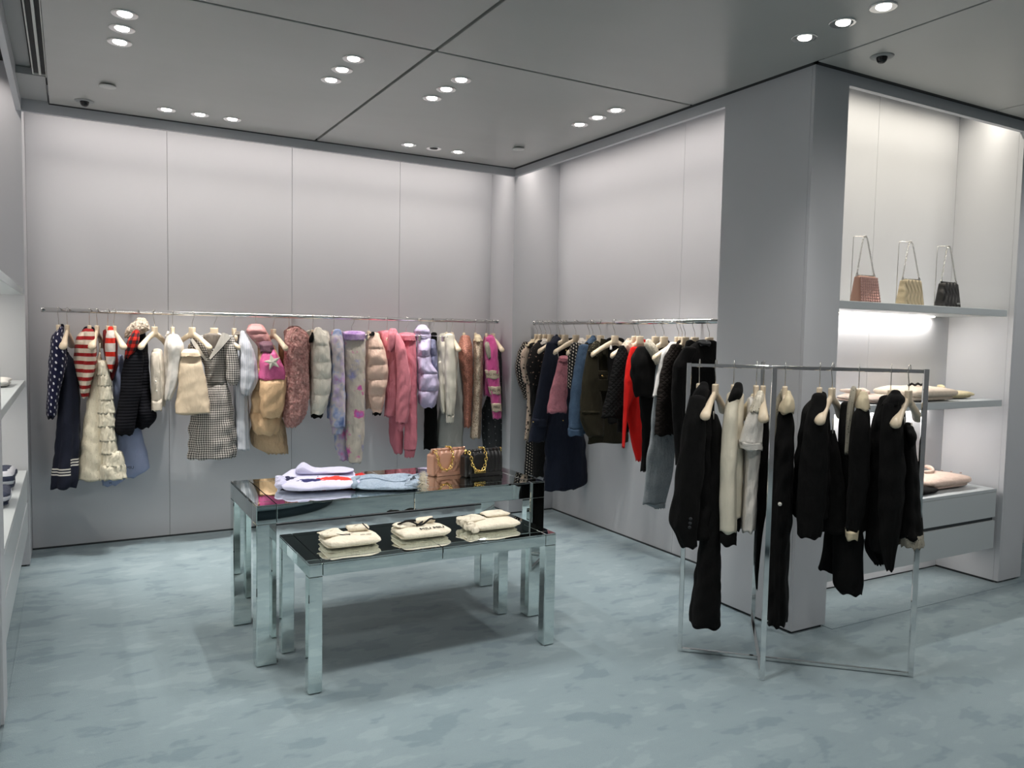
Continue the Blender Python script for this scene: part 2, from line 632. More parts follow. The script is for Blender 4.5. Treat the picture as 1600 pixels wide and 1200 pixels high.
def cabinet(name, label, lo, hi, n, front, group):
    """floating drawer cabinet; front = 'y' (faces -y) or 'x' (faces +x)"""
    r = empty(name, lo)
    tag(r, label, 'drawer cabinet', group)
    sx, sy, sz = [b - a for a, b in zip(lo, hi)]
    box('carcass', (0.0 if front == 'x' else 0.004, 0.004 if front == 'x' else 0.02, 0.004),
        (sx - (0.02 if front == 'x' else 0.004), sy - (0.004 if front == 'x' else 0.0), sz - 0.022), SHELFM, r)
    box('top_board', (0, 0, sz - 0.02), (sx, sy, sz), SHELFM, r, 0.0015, 1)
    box('finger_groove', (0.01, 0.012, sz * 0.5 - 0.012), (sx - 0.01, sy - 0.012 if front == 'x' else 0.02, sz * 0.5 + 0.012), PLINTH, r)
    for k in range(n):
        for za, zb in ((0.0, sz * 0.5 - 0.013), (sz * 0.5 + 0.010, sz - 0.0215)):
            if front == 'y':
                a, b = sx * k / n + 0.0015, sx * (k + 1) / n - 0.0015
                box('drawer_front', (a, 0, za), (b, 0.018, zb), SHELFM, r, 0.0012, 1)
            else:
                a, b = sy * k / n + 0.0015, sy * (k + 1) / n - 0.0015
                box('drawer_front', (sx - 0.018, a, za), (sx, b, zb), SHELFM, r, 0.0012, 1)
    return r


cabinet('drawer_cabinet', 'pale grey floating drawer cabinet in the right alcove', (XC + 0.001, YF, 0.235), (1.885, YN - 0.001, 0.622), 2, 'y',
        'floating drawer cabinets')
area('shelf_light', (1.07, -2.80, 0.228), 1.5, 0.02, 1.8, (1, 0.93, 0.86))
# left bay
shelf('wall_shelf', 'upper pale shelf in the left wall bay', (XL - D2 + 0.001, -2.148, 1.735), (XL - 0.008, -0.022, 1.778),
      ((0.02, 0.5, -0.006), (0.04, 1.9, 0.0)), 'left bay shelves')
shelf('wall_shelf', 'lower pale shelf in the left wall bay', (XL - D2 + 0.001, -2.148, 1.158), (XL - 0.008, -0.022, 1.200), None, 'left bay shelves')
for z in (1.725, 1.148):
    area('shelf_light', (XL - D2 + 0.05, -1.05, z), 0.015, 1.8, 7.0, (1, 0.93, 0.82), (0, math.radians(-10), 0))
cabinet('drawer_cabinet', 'pale grey floating drawer cabinet along the left wall', (XL - D2 + 0.001, -2.148, 0.235), (XL - 0.006, -0.022, 0.628), 2, 'x',
        'floating drawer cabinets')

# round upholstered seat behind the viewpoint, seen in the table mirror
r = empty('round_pouf', (-1.95, -5.87, 0))
tag(r, 'round blue-grey upholstered seat reflected in the taller mirrored table', 'pouf')
mesh_obj('base', lathe_data([(0.80, 0.0), (0.80, 0.085)], 64), plain('teal_base', (0.045, 0.07, 0.085), 0.8), r, True)
mesh_obj('cushion', lathe_data([(0.80, 0.085), (0.855, 0.09), (0.86, 0.11), (0.86, 0.36), (0.845, 0.40), (0.81, 0.415), (0.0, 0.42)][:-1] + [(0.3, 0.42)], 64),
         CARPET, r, True)
# ------------------------------------------------------------------ mirrored nesting tables
UNDER = plain('table_underside', (0.012, 0.012, 0.013), 0.6)


def mirror_table(name, label, x0, x1, y0, y1, ht, ap, leg):
    r = empty(name, (x0, y0, 0))
    tag(r, label, 'table', 'mirrored nesting tables')
    sx, sy = x1 - x0, y1 - y0
    g, e = 0.0012, 0.0016
    # core below the glass
    box('core', (0.006, 0.006, ht - ap + 0.004), (sx - 0.006, sy - 0.006, ht - 0.006), UNDER, r)
    # top glass: two end strips, two long borders and two middle panes
    xs = [0.0, leg, sx / 2, sx - leg, sx]
    rows = [0.0, leg * 0.9, sy - leg * 0.9, sy]
    for a, b in zip(xs[:-1], xs[1:]):
        for c, d in zip(rows[:-1], rows[1:]):
            box('top_pane', (a + g, c + g, ht - 0.006), (b - g, d - g, ht), MIRROR, r, e, 1)
    # apron panes
    for a, b in zip(xs[:-1], xs[1:]):
        box('apron_pane', (a + g, 0.0, ht - ap), (b - g, 0.006, ht - 0.0065), MIRROR, r, e, 1)
        box('apron_pane', (a + g, sy - 0.006, ht - ap), (b - g, sy, ht - 0.0065), MIRROR, r, e, 1)
    ys = [0.0065, leg, sy - leg, sy - 0.0065]
    for a, b in zip(ys[:-1], ys[1:]):
        box('apron_pane', (0.0, a + g, ht - ap), (0.006, b - g, ht - 0.0065), MIRROR, r, e, 1)
        box('apron_pane', (sx - 0.006, a + g, ht - ap), (sx, b - g, ht - 0.0065), MIRROR, r, e, 1)
    # legs: dark core with four mirror faces
    for lx in (0.0, sx - leg):
        for ly in (0.0, sy - leg):
            L = box('leg', (lx + 0.004, ly + 0.004, 0.004), (lx + leg - 0.004, ly + leg - 0.004, ht - ap + 0.003), EDGE, r)
            zt = ht - ap - 0.0012
            box('mirror_face', (lx + g, ly, 0.006), (lx + leg - g, ly + 0.005, zt), MIRROR, L, e, 1)
            box('mirror_face', (lx + g, ly + leg - 0.005, 0.006), (lx + leg - g, ly + leg, zt), MIRROR, L, e, 1)
            box('mirror_face', (lx, ly + 0.0055, 0.006), (lx + 0.005, ly + leg - 0.0055, zt), MIRROR, L, e, 1)
            box('mirror_face', (lx + leg - 0.005, ly + 0.0055, 0.006), (lx + leg, ly + leg - 0.0055, zt), MIRROR, L, e, 1)
            box('foot', (lx + 0.012, ly + 0.012, 0.0), (lx + leg - 0.012, ly + leg - 0.012, 0.008), PLINTH, L)
    return r


TH, LH = 0.752, 0.568
mirror_table('mirrored_table', 'taller mirrored table carrying two chain handbags and folded denim', -2.562, -1.030, -2.222, -1.560, TH, 0.088, 0.090)
mirror_table('mirrored_table', 'lower mirrored table in front holding three folded cream knits', -2.425, -1.192, -2.600, -2.060, LH, 0.058, 0.060)


# ------------------------------------------------------------------ folded clothes
def slab_data(sx, sy, sz, n=3.2, nu=40, nv=16, wob=0.004, seed=0, lift=None, sq=7.0):
    """rounded folded-cloth slab on z=0, centred in x,y"""
    rg = np.random.RandomState(seed)
    ph = rg.rand(8) * 6.28
    V, Fc = [], []
    for j in range(nv + 1):
        t = -math.pi / 2 + math.pi * j / nv
        ct, st = math.cos(t), math.sin(t)
        rr = abs(ct) ** (2.0 / n)
        zz = math.copysign(abs(st) ** (2.0 / 2.2), st)
        for i in range(nu):
            q = 2 * math.pi * i / nu
            cx, cy = math.cos(q), math.sin(q)
            x = math.copysign(abs(cx) ** (2.0 / sq), cx) * rr * sx / 2
            y = math.copysign(abs(cy) ** (2.0 / sq), cy) * rr * sy / 2
            w = wob * (math.sin(5 * q + ph[0] + 2 * t) + 0.6 * math.sin(9 * q + ph[1]))
            x += w * (cx > 0) - w * (cx < 0)
            z = sz / 2 * (1 + zz)
            if zz > 0:
                z += wob * 1.3 * math.sin(x * 38 + ph[2]) * math.sin(y * 30 + ph[3]) * rr
                if lift:
                    z += lift(x, y)
            V.append((x, y, z))
    for j in range(nv):
        for i in range(nu):
            k = (i + 1) % nu
            Fc.append((j * nu + i, j * nu + k, (j + 1) * nu + k, (j + 1) * nu + i))
    Fc.append(tuple(range(nu - 1, -1, -1)))
    Fc.append(tuple(range(nv * nu, (nv + 1) * nu)))
    return V, Fc


def shift(d, dx=0, dy=0, dz=0, rz=0.0, s=(1, 1, 1)):
    c, sn = math.cos(rz), math.sin(rz)
    return [(x * s[0] * c - y * s[1] * sn + dx, x * s[0] * sn + y * s[1] * c + dy, z * s[2] + dz) for x, y, z in d[0]], d[1]


def text_part(name, body, size, mat, parent, loc, rot, ext=0.0008):
    cu = bpy.data.curves.new(name, 'FONT')
    cu.body = body
    cu.size = size
    cu.extrude = ext
    cu.align_x = 'CENTER'
    cu.align_y = 'CENTER'
    tmp = bpy.data.objects.new(name + '_tmp', cu)
    COL.objects.link(tmp)
    bpy.context.view_layer.update()
    me = bpy.data.meshes.new_from_object(tmp.evaluated_get(bpy.context.evaluated_depsgraph_get()))
    bpy.data.objects.remove(tmp)
    me.materials.clear()
    me.materials.append(mat)
    o = bpy.data.objects.new(name, me)
    o.location = loc
    o.rotation_euler = rot
    return link(o, parent)


KNIT_CREAM = fab('cream_knit', srgb(238, 228, 208), bump=0.5, sc=60, fine=300)
BLACKCLOTH = fab('black_trim_cloth', (0.012, 0.011, 0.011), bump=0.3)


def folded(name, label, x, y, z, sx, sy, sz, mat, rz=0.0, group='folded knits', seed=0, cat='folded knit', collar=True, wob=0.003):
    r = empty(name, (x, y, z), rz)
    tag(r, label, cat, group)
    h = sz * 0.5
    mesh_obj('lower_fold', shift(slab_data(sx * 0.965, sy * 0.93, h, seed=seed, wob=wob), -0.004, 0.012, 0), mat, r, True)
    up = slab_data(sx, sy * 0.97, sz * 0.80, n=3.6, seed=seed + 3, wob=wob)
    mesh_obj('upper_fold', shift(up, 0, -0.004, sz * 0.20), mat, r, True)
    if collar:
        pts = []
        for k in range(25):
            q = math.pi * (0.02 + 0.96 * k / 24)
            pts.append((-0.05 * sx + 0.30 * sx * math.cos(q), sy * 0.44 - 0.42 * sy * math.sin(q), sz * 0.98 + 0.008 + 0.010 * abs(math.cos(q))))
        mesh_obj('neckband', tube_data(pts, [0.010 + 0.004 * math.sin(k * 0.7) for k in range(25)], 8), mat, r, True)
    return r


kx = ((-2.185, 'cream polo knit with thin black collar edging, left on the low table', 1),
      (-1.83, 'cream knit with black neck trim and black lettering, middle of the low table', 2),
      (-1.445, 'plain cream pointelle knit with scalloped edge, right on the low table', 3))
for i, (x, lb, sd) in enumerate(kx):
    r = folded('folded_knit', lb, x + 0.015, -2.355, LH, 0.255, 0.20, 0.046, KNIT_CREAM, 0.0, 'folded cream knits', sd, collar=False)
    # turned-up neckline piece lying on top
    V = []
    w0 = 0.25
    cd_ = []
    nk = 22
    for k in range(nk + 1):
        u = k / nk
        xx = -w0 * 0.46 + w0 * 0.86 * u
        zz = 0.046 + 0.008 + (0.020 * math.sin(u * math.pi * (2.4 if i == 0 else 1.7) + 0.4) ** 2 + (0.016 if u > 0.62 and i != 1 else 0.0))
        cd_.append((xx, 0.06 - 0.045 * math.sin(u * math.pi), zz))
    for (cx_, cy_, cz_, w_, d_, h_, q_) in (((-0.075, 0.035, 0.040, 0.11, 0.10, 0.020, 0.15), (0.055, 0.055, 0.042, 0.10, 0.07, 0.030, -0.1)),
                                       ((-0.06, 0.04, 0.040, 0.12, 0.08, 0.018, 0.1), (0.045, 0.06, 0.042, 0.09, 0.06, 0.032, -0.15)),
                                       ((-0.10, 0.03, 0.034, 0.12, 0.11, 0.026, 0.2), (0.05, 0.05, 0.042, 0.14, 0.09, 0.026, 0.0)))[i]:
        mesh_obj('collar', shift(slab_data(w_, d_, h_, n=2.2, nu=26, nv=12, wob=0.004, seed=sd * 7 + int(cx_ * 100)), cx_, cy_, cz_, q_), KNIT_CREAM, r, True)
    if i == 0:
        mesh_obj('collar_edging', tube_data([(p[0] * 0.8 - 0.02, p[1] - 0.030, 0.0505 + 0.004 * math.sin(k * 0.4)) for k, p in enumerate(cd_[:15])], 0.0022, 6), BLACKCLOTH, r, True)
        mesh_obj('collar_edging', tube_data([(0.075 + 0.003 * k, 0.045 - 0.009 * k, 0.078 - 0.004 * k) for k in range(6)], 0.0024, 6), BLACKCLOTH, r, True)
        text_part('lettering', 'MIU MIU', 0.014, plain('grey_thread', (0.25, 0.23, 0.2), 0.8), r, (0.06, -0.05, 0.0490), (0, 0, 0))
    elif i == 1:
        mesh_obj('neck_trim', tube_data([(p[0] * 0.92, p[1] - 0.022, p[2] - 0.001) for p in cd_], 0.0048, 6), BLACKCLOTH, r, True)
        mesh_obj('bow_tail', tube_data([(0.02 - 0.012 * k, 0.03 - 0.011 * k, 0.058 - 0.001 * k) for k in range(5)], 0.005, 6), BLACKCLOTH, r, True)
        mesh_obj('bow_loop', tube_data([(-0.05 + 0.03 * math.cos(q), 0.02 + 0.012 * math.sin(q), 0.072) for q in np.linspace(0, 6.28, 14)[:-1]], 0.003, 6, True), BLACKCLOTH, r, True)
        text_part('lettering', 'MIU MIU', 0.034, BLACKCLOTH, r, (0.03, -0.066, 0.0482), (math.radians(6), 0, 0))
    else:
        for k in range(9):
            V.append(shift(slab_data(0.035, 0.03, 0.03, nu=14, nv=8, wob=0.002, seed=k), -0.135 - 0.010 * (k % 2), -0.085 + 0.021 * k, 0.004 + 0.008 * (k % 3)))
        mesh_obj('scalloped_edge', merge(*V), KNIT_CREAM, r, True)

# lavender printed sweatshirt
def p_print(t):
    x, y, z = t.xyz()
    lav = srgb(214, 212, 238)
    v = t.comb(x, y, 0.0)
    d1 = t.noise(26.0, 1.0, v)
    # two soft printed motifs of no particular figure: navy at the left, red at the right
    def blob(cx, cy, rx, ry):
        a = t.math('DIVIDE', t.math('SUBTRACT', x, cx), rx)
        b = t.math('DIVIDE', t.math('SUBTRACT', y, cy), ry)
        return t.math('ADD', t.math('ADD', t.math('MULTIPLY', a, a), t.math('MULTIPLY', b, b)), t.math('MULTIPLY', t.math('SUBTRACT', d1, 0.5), 3.2))
    c = t.mix(t.math('LESS_THAN', blob(0.080, -0.055, 0.095, 0.055), 1.0), lav, srgb(226, 62, 48))
    c = t.mix(t.math('LESS_THAN', blob(-0.055, -0.075, 0.06, 0.032), 0.8), c, srgb(44, 44, 96))
    c = t.mix(t.math('LESS_THAN', blob(-0.155, 0.02, 0.045, 0.035), 0.75), c, srgb(40, 40, 70))
    return c


LAV = fab('lavender_print_jersey', patt=p_print, bump=0.3, sc=30)
r = empty('folded_sweatshirt', (-2.185, -1.885, TH), -0.12)
tag(r, 'pale lavender folded sweatshirt with red and navy print on the taller table', 'sweatshirt')
lift = lambda x, y: 0.030 * math.exp(-((y - 0.13) / 0.06) ** 2) * (1 if x > -0.12 else max(0, 1 + (x + 0.12) / 0.06))
mesh_obj('body', slab_data(0.40, 0.36, 0.050, n=2.6, nu=64, nv=26, wob=0.005, seed=5, lift=lift, sq=3.6), LAV, r, True)
ROLLM = fab('lavender_jersey', srgb(214, 212, 238), bump=0.3, sc=30)
lf2 = lambda x, y: 0.030 * math.exp(-((x + 0.11) / 0.035) ** 2)
mesh_obj('folded_back_hem', shift(slab_data(0.30, 0.15, 0.020, n=2.4, nu=48, nv=18, wob=0.003, seed=12, lift=lf2, sq=4.0), 0.045, 0.095, 0.054, -0.12), ROLLM, r, True)
mesh_obj('red_cuff', shift(slab_data(0.075, 0.05, 0.03, nu=20, nv=10), 0.222, 0.06, 0.014, 0.5), fab('red_rib', srgb(214, 40, 34)), r, True)
mesh_obj('gathered_shoulder', merge(*[shift(slab_data(0.05, 0.03, 0.03, nu=14, nv=8, seed=k), -0.195 + 0.004 * k, -0.06 + 0.03 * k, 0.012 + 0.003 * k) for k in range(5)]), ROLLM, r, True)


def p_denim(base, lt):
    def f(t):
        n1 = t.noise(16.0, 4.0)
        n2 = t.noise(120.0, 2.0)
        return t.mix(t.math('MULTIPLY', t.math('ADD', n1, n2), 0.5), base, lt)
    return f


LDEN = fab('light_washed_denim', patt=p_denim(srgb(108, 134, 162), srgb(204, 216, 228)), bump=0.6, sc=50)
r = empty('denim_shorts', (-1.868, -2.035, TH), -0.42)
tag(r, 'light blue washed denim shorts with frayed hem folded on the taller table', 'shorts')
lift = lambda x, y: 0.016 * math.exp(-((y - 0.10) / 0.05) ** 2) + 0.010 * math.sin(x * 22) * math.sin(y * 26)
mesh_obj('body', slab_data(0.33, 0.28, 0.036, n=2.6, nu=60, nv=22, wob=0.006, seed=8, lift=lift, sq=4.5), LDEN, r, True)
mesh_obj('waistband', tube_data([(-0.165 + 0.010 * math.sin(u * 9), 0.12 - 0.24 * u, 0.024 + 0.014 * math.sin(u * 3)) for u in np.linspace(0, 1, 14)], 0.014, 8), LDEN, r, True)
mesh_obj('side_seam', tube_data([(-0.14 + 0.28 * u, -0.02 + 0.012 * math.sin(u * 8), 0.040 + 0.008 * math.sin(u * 7)) for u in np.linspace(0, 1, 20)], 0.004, 6), LDEN, r, True)
fr = []
for k in range(90):
    a = random.random()
    b = random.random()
    p0 = Vector((0.150 + 0.015 * random.random(), -0.14 + 0.27 * a, 0.012 + 0.045 * b))
    p1 = p0 + Vector((0.03 + 0.02 * random.random(), random.uniform(-0.02, 0.02), random.uniform(-0.025, 0.02)))
    p1.z = max(0.003, p1.z)
    fr.append(tube_data([p0, (p0 + p1) / 2 + Vector((0, random.uniform(-0.01, 0.01), 0.008)), p1], 0.0017, 4))
o = mesh_obj('frayed_hem', merge(*fr), fab('frayed_thread', srgb(214, 204, 184)), r, True)
o['kind'] = 'stuff'
mesh_obj('hem_fold', shift(slab_data(0.07, 0.24, 0.05, nu=26, nv=12, wob=0.007, seed=4), 0.130, -0.005, 0.006), LDEN, r, True)


# chain handbags on the taller table
def chain(parent, pts, mat, rl=0.012, rw=0.0032):
    """links strung along a polyline, one mesh"""
    P = [Vector(p) for p in pts]
    seg = [(b - a).length for a, b in zip(P[:-1], P[1:])]
    tot = sum(seg)
    n = max(4, int(tot / (rl * 1.45)))
    ds = []
    for k in range(n):
        s = tot * (k + 0.5) / n
        i = 0
        while s > seg[i] and i < len(seg) - 1:
            s -= seg[i]
            i += 1
        c = P[i].lerp(P[i + 1], min(1, s / max(seg[i], 1e-6)))
        t = (P[i + 1] - P[i]).normalized()
        a = t.orthogonal().normalized()
        b = t.cross(a)
        w = a if k % 2 else b
        ring = [tuple(c + t * (rl * math.cos(q)) + w * (rl * 0.62 * math.sin(q))) for q in np.linspace(0, 2 * math.pi, 11)[:-1]]
        ds.append(tube_data(ring, rw, 6, True))
    return mesh_obj('chain', merge(*ds), mat, parent, True)


def quilt_leather(name, col, rough, chev):
    t = NT(name)
    x, y, z = t.xyz()
    w = t.math('SINE', t.math('MULTIPLY', x, 260.0 if not chev else 210.0))
    if chev:
        w = t.math('SINE', t.math('ADD', t.math('MULTIPLY', x, 210.0), t.math('MULTIPLY', t.math('SINE', t.math('MULTIPLY', z, 75.0)), 2.4)))
    t.bump(t.math('ADD', w, t.math('MULTIPLY', t.noise(200), 0.2)), 0.6, 0.004)
    t.set(t.mix(t.noise(30.0), tuple(v * 0.85 for v in col), col), rough)
    MATS[name] = t.m
    return t.m


def table_bag(label, x, y, rz, col, chev, nm, L):
    r = empty('chain_handbag', (x, y, TH), rz)
    tag(r, label, 'handbag', 'chain handbags on the taller table')
    plainm = plain(nm + '_leather', col, 0.38)
    quilt = quilt_leather(nm + '_quilted_leather', col, 0.36, chev)
    Dp, Hh = 0.085, 0.142
    # body: rounded D-section extruded along x with pleated ridges
    V, Fc = [], []
    nx, na = 60, 28
    for i in range(nx + 1):
        u = i / nx
        xx = -L / 2 + L * u
        rid = 0.0022 * abs(math.sin(u * math.pi * 14))
        e = 1.0 - 0.06 * (1 - min(1, min(u, 1 - u) * 14))
        for k in range(na):
            q = 2 * math.pi * k / na
            cx, cz = math.cos(q), math.sin(q)
            yy = math.copysign(abs(cx) ** 0.55, cx) * (Dp / 2 + rid) * e * (1 - 0.18 * max(0, cz))
            zz = Hh / 2 + math.copysign(abs(cz) ** 0.55, cz) * (Hh / 2 + rid) * e
            V.append((xx, yy, max(0.0, zz)))
    for i in range(nx):
        for k in range(na):
            l = (k + 1) % na
            Fc.append((i * na + k, i * na + l, (i + 1) * na + l, (i + 1) * na + k))
    Fc.append(tuple(range(na - 1, -1, -1)))
    Fc.append(tuple(range(nx * na, (nx + 1) * na)))
    mesh_obj('body', (V, Fc), quilt, r, True)
    box('gusset', (-L / 2 - 0.016, -Dp * 0.42, 0.0), (-L / 2 + 0.004, Dp * 0.42, Hh * 0.86), plainm, r, 0.012, 3)
    mesh_obj('flap', shift(slab_data(0.088, 0.012, 0.105, n=4, nu=28, nv=12, wob=0.0), -L / 2 + 0.066, -Dp / 2 - 0.006, 0.030), plainm, r, True)
    box('flap_clasp', (-L / 2 + 0.028, -Dp / 2 - 0.018, 0.024), (-L / 2 + 0.100, -Dp / 2 - 0.007, 0.040), plainm if chev else GOLD, r, 0.003, 2)
    mesh_obj('flap_roll', tube_data([(-L / 2 + 0.004, -0.012, Hh), (L / 2 - 0.004, -0.012, Hh)], 0.012, 10), quilt, r, True)
    box('base_strip', (-L / 2 + 0.01, -Dp / 2 - 0.004, 0.001), (L / 2, -Dp / 2 + 0.004, 0.022), plainm, r, 0.002, 1)
    for sx in (-1, 1):
        mesh_obj('end_knob', shift(lathe_data([(0.003, 0), (0.008, 0.003), (0.006, 0.016), (0.010, 0.020), (0.004, 0.026)], 12), sx * (L / 2 + 0.004), -0.01, Hh - 0.014),
                 GOLD if not chev else plain('rose_metal', (0.8, 0.5, 0.38), 0.25, 1.0), r, True)
    ch = [(-L / 2 + 0.004, -0.030, Hh + 0.004), (-L / 2 + 0.006, -0.056, 0.112), (-L / 2 + 0.010, -0.066, 0.075), (-L / 2 + 0.028, -0.070, 0.046),
          (-L / 2 + 0.058, -0.072, 0.036), (-L / 2 + 0.080, -0.070, 0.052), (-L / 2 + 0.094, -0.066, 0.085), (-L / 2 + 0.102, -0.058, 0.118), (-L / 2 + 0.104, -0.030, Hh + 0.016), (-L / 2 + 0.10, 0.02, Hh + 0.012)]
    chain(r, ch, GOLD, 0.0120, 0.0026)
    return r


table_bag('blush pink quilted leather handbag with gold chain', -1.437, -1.830, 0.10, srgb(196, 146, 122), True, 'blush', 0.20)
table_bag('black ribbed leather handbag with heavy gold chain', -1.268, -1.930, 0.085, (0.012, 0.011, 0.011), False, 'black', 0.222)
# ------------------------------------------------------------------ rails
YB, ZB = 0.185, 1.651
XR, ZR = 0.20, 1.650
ZK = 1.418
KA, KB = np.array([-0.675, -2.948]), np.array([0.091, -3.663])      # rack, long frame
KC, KD = np.array([-0.560, -3.372]), np.array([-0.074, -2.854])     # rack, cross frame


def rail(label, a, b, brackets, dirn):
    r = empty('clothes_rail', a)
    tag(r, label, 'clothes rail', 'wall clothes rails')
    d = Vector(b) - Vector(a)
    mesh_obj('rod', tube_data([(0, 0, 0), d], 0.0155, 14), CHROME, r, True)
    for q in ((0, 0, 0), tuple(d)):
        u = d.normalized() * 0.004
        mesh_obj('end_cap', tube_data([Vector(q) - u, Vector(q) + u], 0.0175, 14), CHROME, r, True)
    for t in brackets:
        p = d * t
        mesh_obj('bracket', tube_data([p, p + Vector(dirn)], 0.008, 8), CHROME, r, True)
    return r


rail('long chrome rail of pastel clothes along the back wall', (-3.443, YB, 1.650), (-0.042, YB, 1.654), (0.16, 0.5, 0.84), (0, D1 - YB + 0.004, 0))
rail('chrome rail of dark clothes on the right wall beside the pillar', (XR, -0.03, 1.648), (XR, Y1 + 0.003, 1.655), (0.3, 0.75), (D2 - XR + 0.004, 0, 0))

r = empty('garment_rack', (KA[0], KA[1], 0))
tag(r, 'free-standing chrome cross rack holding mostly black clothes', 'garment rack')


def bar(name, a, b, w, parent):
    """square bar between two points"""
    a, b = Vector(a), Vector(b)
    t = (b - a).normalized()
    s = Vector((0, 0, 1)).cross(t)
    if s.length < 1e-4:
        s = Vector((KB[0] - KA[0], KB[1] - KA[1], 0))
    s.normalize()
    u = t.cross(s)
    V = []
    for p in (a, b):
        for i, j in ((-1, -1), (1, -1), (1, 1), (-1, 1)):
            V.append(tuple(p + s * (i * w / 2) + u * (j * w / 2)))
    Fc = [(3, 2, 1, 0), (4, 5, 6, 7), (0, 1, 5, 4), (1, 2, 6, 5), (2, 3, 7, 6), (3, 0, 4, 7)]
    bm = bmesh.new()
    vs = [bm.verts.new(v) for v in V]
    for f in Fc:
        bm.faces.new([vs[i] for i in f])
    bmesh.ops.bevel(bm, geom=list(bm.edges), offset=0.0015, segments=1, affect='EDGES')
    return mesh_obj(name, bm, CHROME, parent)


O = Vector((KA[0], KA[1], 0))
k3 = lambda q, z: Vector((q[0], q[1], z)) - O
BW = 0.022
for q in (KA, KB, KC, KD):
    bar('post', k3(q, 0.0), k3(q, ZK + BW / 2), BW, r)
for z, nm in ((BW / 2, 'bottom_bar'), (ZK, 'top_bar')):
    bar(nm, k3(KA, z), k3(KB, z), BW * 0.76, r)
    bar(nm, k3(KC, z), k3(KD, z), BW * 0.74, r)


# ------------------------------------------------------------------ hangers
def hanger_mesh(hl=0.195, dr=0.098):
    V, Fc = [], []
    n, m = 12, 40
    for i in range(m + 1):
        s = -1 + 2 * i / m
        a = abs(s)
        x = hl * s
        zc = -0.147 - dr * a ** 1.35
        th = 0.024 - 0.006 * a if a < 0.8 else 0.0192 + 0.002 * math.sin((a - 0.8) / 0.2 * math.pi)
        dp = 0.010 + (0.016 if hl > 0.15 else 0.002) * a ** 1.6
        f = 1.0 if a < 0.96 else (0.72 if a < 0.99 else 0.35)
        for k in range(n):
            q = 2 * math.pi * k / n
            V.append((x, dp * f * math.cos(q), zc + th * f * math.sin(q)))
    for i in range(m):
        for k in range(n):
            l = (k + 1) % n
            Fc.append((i * n + k, i * n + l, (i + 1) * n + l, (i + 1) * n + k))
    Fc.append(tuple(range(n - 1, -1, -1)))
    Fc.append(tuple(range(m * n, (m + 1) * n)))
    # neck
    nk = []
    for z, w, dpt in ((-0.098, 0.026, 0.011), (-0.104, 0.028, 0.0125), (-0.125, 0.027, 0.012), (-0.145, 0.034, 0.0115), (-0.165, 0.05, 0.010)):
        nk.append([(math.copysign(abs(math.cos(q)) ** 0.4, math.cos(q)) * w, math.copysign(abs(math.sin(q)) ** 0.4, math.sin(q)) * dpt, z)
                   for q in np.linspace(0, 2 * math.pi, 17)[:-1]])
    Vn = [v for rr in nk for v in rr]
    Fn = []
    for i in range(len(nk) - 1):
        for k in range(16):
            l = (k + 1) % 16
            Fn.append((i * 16 + k, i * 16 + l, (i + 1) * 16 + l, (i + 1) * 16 + k))
    Fn.append(tuple(range(15, -1, -1)))
    Fn.append(tuple(range((len(nk) - 1) * 16, len(nk) * 16)))
    return merge((V, Fc), (Vn, Fn))


def hook_mesh(drop=0.10):
    R = 0.0195
    pts = [(0, 0, -drop), (0, 0, -drop + 0.03), (0.006, 0, -0.055), (0.014, 0, -0.038), (0.0205, 0, -0.02)]
    for q in np.linspace(-0.35, math.pi * 1.02, 12):
        pts.append((R * math.cos(q) + 0.001, 0, R * math.sin(q) - 0.0005))
    return tube_data(pts, 0.0019, 6)


HANG, HOOK = hanger_mesh(), hook_mesh()
HANGS = hanger_mesh(0.062, 0.026)      # arms that stay inside a narrow garment
LONG = set()
CLIPBAR = tube_data([(-0.17, 0, -0.135), (0, 0, -0.128), (0.17, 0, -0.135)], 0.0028, 6)
CLIP = None


def hanger(P, ang, holds, kind='wood', group='hangers on the rails'):
    """P hook point, ang = heading of the arm axis"""
    r = empty('clothes_hanger', P, ang)
    tag(r, ('cream wooden hanger holding the ' if kind == 'wood' else 'metal clip hanger holding the ') + holds, 'hanger', group)
    shared('hook', 'hg_hook', HOOK, STEEL, r)
    if kind == 'wood':
        shared('body', 'hg_body' if holds in LONG else 'hg_body_s', HANG if holds in LONG else HANGS, CREAM, r)
    else:
        shared('bar', 'hg_bar', CLIPBAR, STEEL, r)
        for x in (-0.115, 0.115):
            if 'hg_clip' not in _me:
                bm = bmesh.new()
                bbox(bm, (-0.012, -0.010, -0.175), (0.012, 0.010, -0.125), 0.003, 1)
                o = mesh_obj('clip', bm, STEEL, r)
                _me['hg_clip'] = o.data
                o.location = (x, 0, 0)
            else:
                o = link(bpy.data.objects.new('clip', _me['hg_clip']), r)
                o.location = (x, 0, 0)
    return r


# ------------------------------------------------------------------ garments
def smooth_rows(rows, M):
    """rows [(z,xl,xr)] top to bottom -> M rows, eased"""
    z = np.array([q[0] for q in rows]); a = np.array([q[1] for q in rows]); b = np.array([q[2] for q in rows])
    s = np.concatenate([[0], np.cumsum(np.hypot(np.diff(z), 0.35 * np.diff((a + b) / 2)) + 1e-6)])
    t = np.linspace(0, s[-1], M)
    out = []
    for arr in (z, a, b):
        v = np.interp(t, s, arr)
        for _ in range(2):
            w = v.copy()
            w[1:-1] = 0.25 * v[:-2] + 0.5 * v[1:-1] + 0.25 * v[2:]
            v = w
        out.append(v)
    return out


